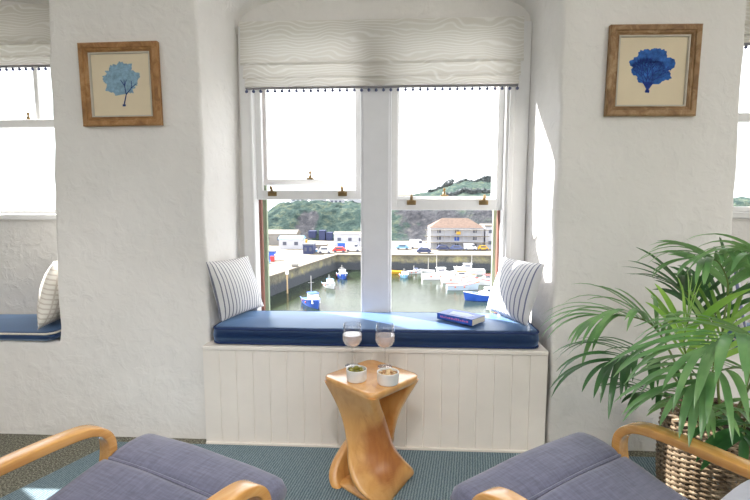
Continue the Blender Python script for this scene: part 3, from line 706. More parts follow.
# ------------------------------------------------------------------ bentwood armchairs
def ribbon(bm, path, w, th, n_smooth=6):
    """flat laminated strip following a path in the local YZ plane; w along X"""
    P = path; rings = []
    for i, p in enumerate(P):
        a, b = P[max(i - 1, 0)], P[min(i + 1, len(P) - 1)]; t = (b - a).normalized(); nr = Vector((0, -t.z, t.y))
        sec = rsq(w / 2, th / 2, min(.004, th * .3), 2); rings.append([p + Vector((x, 0, 0)) + nr * y for x, y in sec])
    ring_surface(bm, rings)
def armchair(label, fc, rot):
    """fc: centre of the cushion's front top edge; the chair faces local +Y"""
    o = tag(emp('armchair', (fc.x, fc.y, .009), rot), label, 'armchair', 'bentwood armchairs')
    ZF = fc.z - .009
    V2 = lambda y, z, x=0: Vector((x, y, z))
    for s in (-1, 1):
        bm = B(); x = s * .306
        pth = smooth_path([V2(-0.95, 0.535, x), V2(-0.7, 0.552, x), V2(-0.4, 0.562, x), V2(-0.26, 0.562, x), V2(-0.19, 0.553, x), V2(-0.15, 0.525, x), V2(-0.137, 0.475, x), V2(-0.155, 0.37, x), V2(-0.21, 0.16, x), V2(-0.245, 0.06, x), V2(-0.285, 0.024, x), V2(-0.36, 0.0145, x), V2(-0.62, 0.0145, x), V2(-0.98, 0.0145, x)], 7)
        ribbon(bm, pth, .054, .026); obj('arm_frame', bm, M['birch'], o, smooth=True, local=True, angle=50)
        bm = B(); x = s * .268   # seat rail that curves up into the back
        pth = smooth_path([V2(-.03, ZF - .10, x), V2(-.10, ZF - .085, x), V2(-.30, ZF - .135, x), V2(-.46, ZF - .165, x), V2(-.55, ZF - .12, x), V2(-.66, ZF + .08, x), V2(-.80, ZF + .40, x), V2(-.86, ZF + .52, x)], 7)
        ribbon(bm, pth, .035, .02); obj('seat_rail', bm, M['birch'], o, smooth=True, local=True, angle=50)
    for y, z in ((-.06, ZF - .105), (-.25, ZF - .14), (-.44, ZF - .18), (-.63, ZF + .0), (-.78, ZF + .33)):
        bm = B(); box(bm, -.285, .285, y - .02, y + .02, z - .009, z + .009, .004); obj('cross_rail', bm, M['birch'], o, local=True)
    # cushions: a padded profile lofted across the width
    def pad(name, prof, hw, r=.03, crown=.012):
        bm = B(); rings = []; n = len(prof); cy = sum(p[0] for p in prof) / n; cz = sum(p[1] for p in prof) / n
        C = Vector((0, cy, cz)); nx = 28
        for i in range(nx + 1):
            u = -1 + 2 * i / nx; x = hw * u; e = hw - abs(x); k = 1
            ins = 0 if e > r else r - math.sqrt(max(0, r * r - (r - e) ** 2))
            ring = []
            for y, z in prof:
                d = Vector((0, y - cy, z - cz)); nl = d.length
                w = mnoise.noise(Vector((x * 5 + rot, y * 6, z * 6))) * .005
                sc = max(.05, 1 - ins * .7 / max(.035, abs(d.z) + .02)) if abs(d.y) < .9 * max(abs(p[0] - cy) for p in prof) else 1 - ins * .5 / nl
                dome = crown * (1 - u * u) * (1 if d.z > 0 else 0)
                ring.append(Vector((x, cy + d.y * (1 - ins * .5 / max(nl, .1)), cz + d.z * sc + dome + w)))
            rings.append(ring)
        ring_surface(bm, rings); return obj(name, bm, M['chair'], o, smooth=True, local=True, angle=60)
    A = smooth_path([V2(-.165, ZF - .038), V2(-.158, ZF - .012), V2(-.13, ZF + .004), V2(-.07, ZF + .010), V2(-.025, ZF + .004), V2(-.004, ZF - .014), V2(-.002, ZF - .04), V2(-.02, ZF - .066), V2(-.07, ZF - .078), V2(-.13, ZF - .076), V2(-.16, ZF - .062)], 4)
    pad('seat_roll', [(p.y, p.z) for p in A], .29)
    A = smooth_path([V2(-.55, ZF - .10), V2(-.50, ZF - .065), V2(-.40, ZF - .052), V2(-.27, ZF - .026), V2(-.19, ZF - .006), V2(-.166, ZF - .014), V2(-.160, ZF - .05), V2(-.19, ZF - .078), V2(-.30, ZF - .10), V2(-.45, ZF - .15), V2(-.54, ZF - .14)], 4)
    pad('seat', [(p.y, p.z) for p in A], .288)
    A = smooth_path([V2(-.50, ZF - .055), V2(-.535, ZF + .04), V2(-.66, ZF + .32), V2(-.73, ZF + .49), V2(-.77, ZF + .53), V2(-.82, ZF + .51), V2(-.80, ZF + .40), V2(-.70, ZF + .16), V2(-.62, ZF - .02), V2(-.565, ZF - .10), V2(-.52, ZF - .095)], 4)
    pad('backrest', [(p.y, p.z) for p in A], .285)
    # welt along the seam between roll and seat
    bm = B(); tube(bm, [V2(-.163, ZF - .008 + .011 * (1 - (x / .28) ** 2) , x) for x in [-.262 + .524 * i / 24 for i in range(25)]], .005, 6); obj('piping', bm, M['chair'], o, smooth=True, local=True)
    return o
CZ = .48
for la, pa, pb in (('bentwood armchair with blue grey cushions, left of the twisted table', (150, 430), (291, 478)), ('bentwood armchair with blue grey cushions, in front of the palm basket', (448, 485), (577, 429))):
    a, b = atZ(*pa, CZ), atZ(*pb, CZ); d = (b - a).to_2d()
    ch = armchair(la, (a + b) / 2, math.atan2(d.y, d.x))
M['pale'] = fabric_mat('pale_lilac_cotton', rgb(214, 216, 230), .9, .3, 300, .03)
pillow('pale lilac pillow against the back of the armchair by the palm', [WM[ch.name] @ Vector(p) for p in ((-.07, -.475, .435), (.26, -.475, .435), (.26, -.575, .645), (-.07, -.575, .645))], .05, M['pale'], pinch=.02, group=None)

# ------------------------------------------------------------------ wicker basket and palm
bc = atD(726, 300, 1.80); BX, BY = bc.x, bc.y
bk = tag(emp('wicker_basket', (BX, BY, .009)), 'round woven willow basket holding the palm beside the wall', 'basket')
bm = B(); HB, nst = .385, 36
def brad(z): return .172 + .016 * math.sin(PI * min(1, z / HB) * .9)
rows = 36
for k in range(rows):
    z = .012 + (HB - .03) * k / (rows - 1); n = nst * 4
    tube(bm, [(( brad(z) + .006 * math.cos(PI * (nst / 1 * i / n * 1 + k) )) * math.cos(2 * PI * i / n), (brad(z) + .006 * math.cos(PI * (nst * i / n + k))) * math.sin(2 * PI * i / n), z) for i in range(n)], .0052, 6, loop=True)
obj('woven_wall', bm, M['wicker'], bk, smooth=True, local=True)
bm = B()
for i in range(nst):
    a = 2 * PI * i / nst; tube(bm, [(brad(z) * math.cos(a), brad(z) * math.sin(a), z) for z in (0.005, .1, .2, .3, HB - .004)], .0045, 6)
obj('stake', bm, M['wicker'], bk, smooth=True, local=True)['kind'] = 'stuff'
bm = B()
for s in (0, PI): tube(bm, [((brad(HB) + .010 * math.cos(14 * 2 * PI * i / 120 + s)) * math.cos(2 * PI * i / 120), (brad(HB) + .010 * math.cos(14 * 2 * PI * i / 120 + s)) * math.sin(2 * PI * i / 120), HB - .004 + .008 * math.sin(14 * 2 * PI * i / 120 + s)) for i in range(120)], .008, 7, loop=True)
obj('rim', bm, M['wicker'], bk, smooth=True, local=True)
bm = B(); lathe(bm, [(.001, .004), (.166, .004), (.166, .012), (.001, .012)], n=40); obj('basket_base', bm, M['wicker'], bk, local=True)

palm = tag(emp('potted_palm', (BX, BY, .33)), 'tall green kentia palm growing in the woven basket', 'plant')
bm = B(); rings = lathe(bm, [(.001, .30), (.150, .30), (.152, .325), (.12, .332), (.001, .338)], (BX, BY, .009), 28); obj('soil', bm, M['soil'], palm, smooth=True)
G = Vector((0, 0, -1))
def leaflet(bm, base, d, L, w, droop, nrm, seg=9):
    """a folded strap leaf; d: start direction, bends towards the ground"""
    p = base.copy(); d = d.normalized(); rings = []; side = d.cross(nrm)
    if side.length < .05: side = d.cross(Vector((.3, .8, .2)))
    side.normalize(); st = L / seg
    for i in range(seg + 1):
        t = i / seg; ww = w * (.22 + 1.0 * math.sin(PI * min(1, t * .92 + .10)) ** .75) if i < seg else .0006
        side = (side - d * side.dot(d)).normalized(); nn = side.cross(d)
        if nn.z < 0: nn = -nn
        fold = .22
        rings.append([p - side * ww + nn * ww * fold, p - nn * ww * .05, p + side * ww + nn * ww * fold])
        p = p + d * st; d = (d + G * droop * (.4 + 1.3 * t) / seg * 3).normalized()
    V = [[bm.verts.new(q) for q in r] for r in rings]
    for i in range(seg):
        for j in range(2): bm.faces.new((V[i][j], V[i][j + 1], V[i + 1][j + 1], V[i + 1][j]))
def frond(path, m, nl=11, L=.30, w=.014, start=.42, droop=.30, spread=.85, seed=0, tipL=.6, flat_n=None, stalk_r=.0055):
    rnd = random.Random(seed); P = smooth_path(path, 10); n = len(P)
    bm = B(); tube(bm, P, [stalk_r * (1 - .72 * i / (n - 1)) for i in range(n)], 6)
    st = obj('frond', bm, M['stalk'], palm, smooth=True)
    bm = B(); fr = frames(P)
    for k in range(nl):
        u = start + (1 - start) * (k + .3) / nl; i = min(n - 1, int(u * (n - 1))); p, t, _, _ = fr[i]
        upv = Vector((0, 0, 1)); nv = (upv - t * upv.dot(t))
        nv = nv.normalized() if nv.length > .15 else Vector((0, -1, .4)).normalized()
        sd = t.cross(nv).normalized()
        for s in (-1, 1):
            a = spread * (1 - .45 * (k / nl)) * rnd.uniform(.85, 1.15); q = (k + .5) / nl
            d = t * math.cos(a) + sd * s * math.sin(a) + nv * rnd.uniform(.10, .34)
            ll = L * (.62 + .5 * math.sin(PI * (.18 + .68 * q))) * rnd.uniform(.88, 1.1)
            leaflet(bm, p, d, ll, w * rnd.uniform(.85, 1.15), droop * rnd.uniform(.7, 1.35), nv)
    p, t, _, _ = fr[-1]; leaflet(bm, p, t, L * tipL, w * .9, droop, Vector((0, 0, 1)))
    obj('leaflet_blade', bm, m, st, smooth=True, angle=180)
def D(x, y, d): return atD(x, y, d)
root = lambda dx, dy: Vector((BX + dx, BY + dy, .34))
# arching left, pale tips towards the window seat
frond([root(-.03, 0), D(690, 400, 1.76), D(672, 356, 1.74), D(652, 325, 1.72), D(625, 316, 1.70), D(604, 318, 1.68)], M['leaf'], 12, 0.291, 0.0080, .48, .52, .62, 1)
frond([root(-.05, -.02), D(694, 412, 1.70), D(676, 380, 1.64), D(655, 362, 1.58), D(628, 356, 1.52), D(610, 362, 1.48)], M['leafd'], 11, 0.258, 0.0080, .5, .55, .70, 2)
# tall one rising along the wall
frond([root(.0, .05), D(700, 380, 1.86), D(708, 340, 1.90), D(718, 308, 1.90), D(732, 286, 1.88), D(748, 272, 1.85)], M['leafd'], 14, 0.302, 0.0078, .48, .30, .95, 3)
frond([root(.04, .02), D(718, 380, 1.78), D(724, 320, 1.76), D(728, 285, 1.72), D(718, 262, 1.66), D(702, 260, 1.62)], M['leaf'], 11, 0.246, 0.0085, .58, .5, .8, 4)
# big frond reaching forward from the right
frond([root(.08, -.03), D(752, 410, 1.55), D(764, 362, 1.42), D(756, 338, 1.33), D(732, 336, 1.27), D(704, 348, 1.23)], M['leaf'], 12, 0.302, 0.0092, .5, .44, .62, 5)
frond([root(.06, -.06), D(738, 410, 1.60), D(752, 380, 1.46), D(742, 368, 1.36), D(716, 372, 1.28), D(692, 386, 1.24)], M['leaf'], 11, 0.258, 0.0088, .5, .5, .7, 6)
# fresh leaves in the middle
frond([root(-.02, -.03), D(698, 412, 1.72), D(690, 372, 1.70), D(684, 340, 1.68), D(690, 316, 1.66)], M['leafl'], 8, 0.224, 0.0088, .58, .25, .75, 7)
frond([root(.02, .0), D(712, 400, 1.78), D(714, 362, 1.78), D(722, 334, 1.77), D(738, 316, 1.75)], M['leafl'], 9, 0.246, 0.0082, .5, .28, .85, 8)
# low ones drooping over the rim
frond([root(-.06, -.06), D(680, 408, 1.64), D(664, 396, 1.58), D(645, 394, 1.54)], M['leafd'], 5, 0.190, 0.0085, .62, .36, .55, 9)
frond([root(.03, -.09), D(716, 424, 1.56), D(712, 410, 1.46), D(698, 408, 1.38)], M['leaf'], 6, 0.224, 0.0088, .5, .42, .6, 10)
frond([root(.07, -.08), D(738, 428, 1.58), D(744, 424, 1.50), D(744, 438, 1.44)], M['leafd'], 6, 0.224, 0.0116, .45, .36, .9, 11)
frond([root(.03, .08), D(706, 372, 1.95), D(700, 330, 1.98), D(690, 298, 1.96), D(676, 286, 1.92)], M['leafd'], 9, 0.246, 0.0082, .55, .26, .8, 12)
frond([root(.10, .03), D(748, 380, 1.80), D(762, 320, 1.76), D(772, 280, 1.66), D(766, 258, 1.55), D(752, 254, 1.48)], M['leaf'], 10, 0.269, 0.0092, .55, .5, .7, 13)
# ================================================================== THE HARBOUR OUTSIDE
QZ, WZ = -13.1, -17.2
bm = B(); box(bm, -220, 260, 14, 132, WZ - .5, WZ); tag(obj('harbour_water', bm, M['water'], origin=False), kind='structure')
P2 = atZ(336, 254.3, QZ); P1 = atZ(265, 277, QZ); dq = (P1 - P2); P0 = P2 + dq * 2.2
YQ = P2.y
PR = Vector((260, YQ + 1.5, QZ))
bm = B()
def prism(bm, pts, z0, z1): extrude_poly(bm, [(p.x, p.y) for p in pts], z0, z1)
prism(bm, [P0, P2, PR, Vector((260, 420, 0)), Vector((-75, 420, 0)), Vector((-75, P0.y, 0))], WZ - .4, QZ - .35)
tag(obj('quay_wall', bm, M['qwall'], origin=False), kind='structure')
bm = B(); n_ = Vector((-dq.y, dq.x, 0)).normalized() * -.3
prism(bm, [P0 - n_, P2 + Vector((.3, -.3, 0)), PR + Vector((0, -.3, 0)), Vector((260, 420, 0)), Vector((-75, 420, 0)), Vector((-75, P0.y, 0))], QZ - .35, QZ)
tag(obj('quay_deck', bm, M['concrete'], origin=False), kind='structure')

# hillside: a height field behind the quay
def sstep(a, b, x): t = max(0, min(1, (x - a) / (b - a))); return t * t * (3 - 2 * t)
bm = B(); lay = bm.verts.layers.float.new('rock'); gx, gy = 200, 110; V = []
def hill_h(x, y):
    # cliff foot and top by position, seen from the window
    foot = 160 + 5 * mnoise.noise(Vector((x * .03, 0, 5)))
    top = 0.3 + 1.5 * sstep(5, 60, x) + 2.2 * mnoise.noise(Vector((x * .045, 2, 0))) - 20 * sstep(-48, -66, x)
    c = sstep(foot, foot + 26, y)
    h = QZ - .6 + (top - QZ) * c
    ridge = (4.5 + 9.5 * sstep(0, 62, x)) * sstep(215, 310, y) * sstep(-24, 8, x)
    rough = c * (1.5 * mnoise.noise(Vector((x * .16, y * .16, 0))) + .9 * mnoise.noise(Vector((x * .42, y * .42, 4))))
    return h + ridge + rough
for i in range(gx + 1):
    row = []
    for j in range(gy + 1):
        x = -72 + 232 * i / gx; t = j / gy; y = 152 + 38 * t * 2 if t < .5 else 190 + 200 * (t - .5) * 2
        v = bm.verts.new((x, y, hill_h(x, y))); c = sstep(160, 186, y)
        rk = 0.60 * math.exp(-((x + 34) / 5) ** 2) * (1 - sstep(175, 184, y)) + .50 * sstep(-6, 2, x) * (1 - sstep(36, 60, x)) * (1 - sstep(178, 188, y))
        v[lay] = rk; row.append(v)
    V.append(row)
for i in range(gx):
    for j in range(gy): bm.faces.new((V[i][j], V[i + 1][j], V[i + 1][j + 1], V[i][j + 1]))
tag(obj('hillside', bm, M['hill'], smooth=True, origin=False, angle=180), kind='structure')

def gz(px, py): return atZ(px, py, QZ)
def building(name, label, cat, px0, px1, pyb, pyt, depth, wall, roof, rh=0, rows=0, cols=0, group=None, hip=False, over=.25, wm='dark', dy=0, base=QZ):
    """a block whose front foot runs between two picture points on the quay; rh: height of a pitched roof"""
    a = atZ(px0, pyb, base); b = atZ(px1, pyb, base); y = (a.y + b.y) / 2 + dy; x0, x1 = atY(px0, pyb, y).x, atY(px1, pyb, y).x
    H = atY((px0 + px1) / 2, pyt, y).z - base
    o = tag(emp(name, ((x0 + x1) / 2, y, base)), label, cat, group)
    bm = B(); box(bm, x0, x1, y, y + depth, base, base + H); obj('wall', bm, wall, o)
    bm = B(); v = over
    if rh:
        e = [Vector((x0 - v, y - v, base + H)), Vector((x1 + v, y - v, base + H)), Vector((x1 + v, y + depth + v, base + H)), Vector((x0 - v, y + depth + v, base + H))]
        ins = min(depth / 2, (x1 - x0) * .25) if hip else 0
        r = [Vector((x0 - v * (not hip) + ins, y + depth / 2, base + H + rh)), Vector((x1 + v * (not hip) - ins, y + depth / 2, base + H + rh))]
        E = [bm.verts.new(p) for p in e]; Q = [bm.verts.new(p) for p in r]
        for f in ((E[0], E[1], Q[1], Q[0]), (E[2], E[3], Q[0], Q[1]), (E[1], E[2], Q[1]), (E[3], E[0], Q[0]), (E[3], E[2], E[1], E[0])): bm.faces.new(f)
    else: box(bm, x0 - v, x1 + v, y - v, y + depth + v, base + H, base + H + .35)
    obj('roof', bm, roof, o)
    W = x1 - x0
    for r_ in range(rows):
        for c_ in range(cols):
            cx = x0 + W * (c_ + .5) / cols; cz = base + H * (r_ + .55) / rows; ww, hh = min(.55, W / cols * .22), min(.5, H / rows * .25)
            bm = B(); box(bm, cx - ww, cx + ww, y - .06, y + .05, cz - hh, cz + hh); obj('window', bm, M[wm], o)
    return o, x0, x1, y, H
# warehouse with scaffold
wh, x0, x1, wy, H = building('warehouse', 'white three storey warehouse with brown hipped roof across the harbour', 'building', 430, 483.5, 249, 228, 11, M['render'], M['roof'], 2.7, 3, 3, hip=True)
bm = B(); box(bm, (x0 + x1) / 2 - .7, (x0 + x1) / 2 + .7, wy - .08, wy + .05, QZ + H * .40, QZ + H * .56); obj('loading_door', bm, M['bluep'], wh)
bm = B(); box(bm, (x0 + x1) / 2 - .3, (x0 + x1) / 2 + 1.0, wy - .5, wy - .3, QZ + H * .70, QZ + H * .84); obj('hoist_board', bm, M['yellow'], wh)
sc = tag(emp('scaffolding', ((x0 + x1) / 2, wy - 1.2, QZ)), 'metal scaffolding standing against the white warehouse', 'scaffolding')
for k in range(11):
    x = x0 - 1.2 + (x1 - x0 + 2.0) * k / 10; bm = B(); tube(bm, [(x, wy - 1.3, QZ), (x, wy - 1.3, QZ + H * (.98 if k else .9))], .055, 6); obj('standard_pole', bm, M['steel'], sc)
for zf in (.30, .60, .90):
    bm = B(); box(bm, x0 - 1.6, x1 + 1.4, wy - 1.35, wy - .35, QZ + H * zf, QZ + H * zf + .16); obj('deck_board', bm, M['concrete'], sc)
building('white_house', 'white house at the right of the scaffolded warehouse', 'building', 485, 516, 249, 226.5, 9, M['render'], M['roofg'], 0, 2, 3)
# sheds on the left quay
building('quay_shed', 'long grey shed with a flat felt roof on the left quay', 'shed', 262, 296, 245, 234, 7, M['render2'], M['roofg'], 1.2, 1, 3, group='sheds on the quay')
building('quay_shed', 'pale blue net shed between the long grey shed and the stores', 'shed', 279, 302, 249, 239, 5, M['render'], M['cyan'], .8, 1, 2, group='sheds on the quay')
building('quay_shed', 'white boat store under the cliff beside the mullion', 'shed', 334, 366, 246, 234, 6, M['render'], M['roofg'], .6, 1, 3, group='sheds on the quay')
for k, (a, b, yb, yt) in enumerate(((308.5, 315.5, 240, 232), (319, 325, 240.5, 231.5), (326, 332, 240.5, 233.5))):
    building('storage_container', ['navy storage container left of the other two', 'navy storage container in the middle of the row', 'navy storage container right of the other two'][k], 'container', a, b, yb, yt, 3, M['navybox'], M['navybox'], 0, group='navy containers on the quay', over=.05)
building('fish_store', 'dark navy fish store in the middle of the left quay', 'shed', 303, 313, 254, 245.5, 4, M['navybox'], M['dark'], 0, 1, 2, over=.1)
building('fish_store', 'grey block of stacked gear left of the quay corner', 'shed', 314, 326, 251, 246, 3, M['render2'], M['roofg'], 0, 1, 3, over=.1)
# clifftop houses
def top_z(x, y): return hill_h(x, y) - .6
for k, (px, w, h, y, la) in enumerate(((298, 6.2, 3.6, 196, 'white clifftop house nearest the left sash edge'), (317, 6, 3.4, 197, 'white clifftop house second from left'), (336, 6, 3.2, 198, 'white clifftop bungalow third from left'), (354, 6, 3.8, 197, 'white clifftop house beside the mullion'), (402, 9, 3.6, 206, 'white clifftop house right of the mullion'))):
    x = atY(px, 200, y).x; z = top_z(x, y); o = tag(emp('clifftop_house', (x, y, z)), la, 'house', 'white houses on the clifftop')
    bm = B(); box(bm, x - w / 2, x + w / 2, y, y + 6, z, z + h); obj('wall', bm, M['render'], o)
    bm = B(); pr = [(y - .3, z + h), (y + 6.3, z + h), (y + 3, z + h + 1.6)]
    ring_surface(bm, [[Vector((xx, yy, zz)) for yy, zz in pr] for xx in (x - w / 2 - .2, x + w / 2 + .2)]); obj('roof', bm, M['roofg'], o)
    for q in (-.3, 0, .3): bm = B(); box(bm, x + q * w - .5, x + q * w + .5, y - .06, y + .05, z + h * .45, z + h * .8); obj('window', bm, M['dark'], o)
# telegraph poles and a lone tree on the skyline
for k, px in enumerate((431, 481, 451)):
    y = 306; x = atY(px, 190, y).x; z = hill_h(x, y) - .5; bm = B(); tube(bm, [(x, y, z), (x, y, z + 9)], .14, 6); box(bm, x - .8, x + .8, y - .06, y + .06, z + 8.2, z + 8.35)
    tag(obj('telegraph_pole', bm, M['bark']), ['thin telegraph pole left of the lone tree on the skyline', 'thin telegraph pole on the skyline, nearest the right sash edge', 'thin telegraph pole just right of the lone tree'][k], 'pole', 'telegraph poles on the hill')
def bushy(name, label, cat, c, rx, ry, rz, m, trunk=0, seed=0, group=None, lean=0):
    rnd = random.Random(seed); o = tag(emp(name, c), label, cat, group); c = Vector(c)
    if trunk: bm = B(); tube(bm, [c, c + Vector((.2, 0, trunk * .6)), c + Vector((.5, 0, trunk))], [.22, .17, .1], 6); obj('trunk', bm, M['bark'], o)
    bm = B()
    for k in range(420):
        d = Vector((rnd.gauss(0, 1), rnd.gauss(0, 1), rnd.gauss(0, 1))).normalized() * rnd.uniform(.55, 1) ** .5
        p = c + Vector((d.x * rx + lean * (.5 + .5 * d.z), d.y * ry, trunk + rz + d.z * rz + lean * .25 * d.x)); u = Vector((rnd.gauss(0, 1), rnd.gauss(0, 1), rnd.gauss(0, 1))).normalized(); v = u.orthogonal().normalized(); s = rx * .16
        bm.faces.new([bm.verts.new(q) for q in (p - u * s, p - v * s * .5, p + u * s, p + v * s * .5)])
    obj('crown', bm, m, o); return o
y = 296; x = atY(447, 190, y).x; bushy('windswept_tree', 'lone windswept tree on the hill skyline', 'tree', (x, y, hill_h(x, y) - .5), 3.4, 2.4, 2.0, M['bush'], 1.6, 5, lean=2.2)
def hedgerow(label, px0, px1, y, h, seed):
    rnd = random.Random(seed); bm = B(); xa, xb = atY(px0, 190, y).x, atY(px1, 190, y).x; o = None
    for k in range(900):
        x = rnd.uniform(xa, xb); p = Vector((x, y + rnd.uniform(-1, 1), hill_h(x, y) - .3 + rnd.uniform(0, h) * (.7 + .5 * mnoise.noise(Vector((x * .2, seed, 0))))))
        u = Vector((rnd.gauss(0, 1), rnd.gauss(0, 1), rnd.gauss(0, 1))).normalized(); v = u.orthogonal().normalized(); q = .75
        bm.faces.new([bm.verts.new(w_) for w_ in (p - u * q, p - v * q * .6, p + u * q, p + v * q * .6)])
    tag(obj('hedgerow', bm, M['bush']), label, 'hedge', 'hedgerows on the hill')
hedgerow('long dark hedgerow along the hill skyline by the lone tree', 428, 484, 300, 2.6, 1)
hedgerow('dark hedgerow below the pale field, just above the sash rail', 446, 494, 252, 3.4, 2)
hedgerow('tall bushy hedgerow end at the right sash edge on the skyline', 483, 500, 290, 6.0, 3)
c = gz(272, 240); bushy('scrub_bush', 'pale bush behind the long grey shed', 'bush', (c.x, c.y + 8, QZ), 3.4, 3, 2.6, M['bushp'], 0, 8)

# lamp post on the near quay wall
c = gz(286.5, 272); c.z = WZ; bm = B(); tp = atY(286.5, 271.5, c.y + .0).z
lp = tag(emp('mooring_post', (c.x + .4, c.y - 1.2, WZ)), 'tall pale mooring post standing in the water at the quay wall', 'post')
tube(bm, [(c.x + .4, c.y - 1.2, WZ - .3), (c.x + .4, c.y - 1.2, tp - .4)], .16, 10); obj('pole', bm, mat('tan_post', rgb(206, 178, 140), .8), lp, smooth=True)
bm = B(); box(bm, c.x + .1, c.x + .7, c.y - 1.5, c.y - .9, tp - .4, tp + .3, .08); obj('cap', bm, M['bwhite'], lp)

# vehicles and gear on the quays
def vehicle(px, py, L, Wd, Hh, colr, label, name='car', ang=0, cab=.45, group=None, deck=0):
    p = gz(px, py); o = tag(emp(name, (p.x, p.y, QZ), ang), label, name.replace('_', ' '), group)
    prof = [(-L / 2, .35), (-L / 2, Hh * .55), (-L * .42, Hh * .6), (-L * .30, Hh), (L * (cab - .2), Hh), (L * (cab - .05), Hh * .6), (L / 2 - .1, Hh * .52), (L / 2, .4)] if name == 'car' else [(-L / 2, .4), (-L / 2, Hh), (L * .28, Hh), (L * .40, Hh * .62), (L / 2, Hh * .5), (L / 2, .4)]
    bm = B(); ring_surface(bm, [[Vector((x, yy, z)) for x, z in prof] for yy in (-Wd / 2, Wd / 2)]); obj('body', bm, M[colr], o, local=True)
    bm = B(); box(bm, -L * .26 if name == 'car' else L * .12, L * (cab - .22) if name == 'car' else L * .34, -Wd / 2 - .02, Wd / 2 + .02, Hh * .62, Hh * .92); obj('side_window', bm, M['dark'], o, local=True)
    for sx in (-.32, .32):
        for sy in (-1, 1): bm = B(); tube(bm, [(L * sx, sy * (Wd / 2 - .2), .33), (L * sx, sy * (Wd / 2 + .02), .33)], .33, 12); obj('wheel', bm, M['dark'], o, local=True)
vehicle(424, 253.2, 4.0, 1.8, 1.5, 'navybox', 'dark blue car parked nearest the far quay edge', group='cars on the far quay')
vehicle(417, 248.5, 4.2, 2, 2.6, 'bwhite', 'white van parked left of the warehouse', 'van', group='vans on the far quay')
vehicle(402.5, 249.4, 3.8, 1.8, 1.5, 'cyan', 'light blue car parked left of the white van', group='cars on the far quay')
vehicle(443, 250.3, 3.7, 1.7, 1.5, 'navybox', 'navy car parked in front of the warehouse, left one', group='cars on the far quay')
vehicle(456.5, 250.3, 3.6, 1.7, 1.4, 'slateblue', 'grey blue car parked in front of the warehouse door', group='cars on the far quay')
vehicle(470, 250.3, 3.7, 1.8, 1.9, 'bwhite', 'white van parked in front of the warehouse right end', 'van', group='vans on the far quay')
vehicle(483, 250.3, 3.0, 1.7, 1.4, 'yellow', 'yellow car at the right end of the warehouse', group='cars on the far quay')
vehicle(353, 251.3, 4.2, 1.9, 2.2, 'bwhite', 'white van parked beside the boat store', 'van', group='vans on the left quay')
vehicle(339.5, 252.2, 3.6, 1.8, 1.5, 'red', 'red car parked by the quay corner', group='cars on the left quay')
vehicle(325, 253.2, 3.6, 1.8, 1.7, 'bwhite', 'white car parked left of the quay corner', group='cars on the left quay')
def skip(px, py, L, W, H, m, label, m2):
    p = gz(px, py); o = tag(emp('gear_crate', (p.x, p.y, QZ)), label, 'crate', 'crates of fishing gear on the quay'); bm = B()
    box(bm, -L / 2, L / 2, -W / 2, W / 2, .05, H, .06); obj('body', bm, M[m], o, local=True)
    bm = B(); box(bm, -L / 2 - .06, L / 2 + .06, -W / 2 - .06, W / 2 + .06, H - .02, H + .15, .04); obj('lid', bm, M[m2], o, local=True)
skip(271, 259.5, 2.2, 1.4, 1.9, 'bluep', 'blue gear crate on the left quay, largest of its group', 'navybox')
skip(272.5, 261.5, .9, .8, 1.1, 'red', 'red gear crate in front of the large blue one', 'red')
skip(267.5, 263.5, 1.2, .8, .6, 'cyan', 'light blue gear crate at the left sash edge', 'bluep')
skip(277, 260, .9, .9, 1.3, 'bwhite', 'white gear crate right of the red one', 'bwhite')
skip(295, 266.5, 1.4, .9, .5, 'render2', 'grey gear crate near the quay edge', 'steel')
skip(305.5, 243.3, 1.2, .9, 1.0, 'yellow', 'yellow gear crate in front of the containers', 'yellow')
skip(341.5, 239.5 + 8, 2.2, 1.4, 1.4, 'bluep', 'blue gear crate beside the boat store', 'cyan')
skip(315.5, 252, 1.0, .8, .7, 'cyan', 'light blue gear crate beside the dark fish store', 'bwhite')

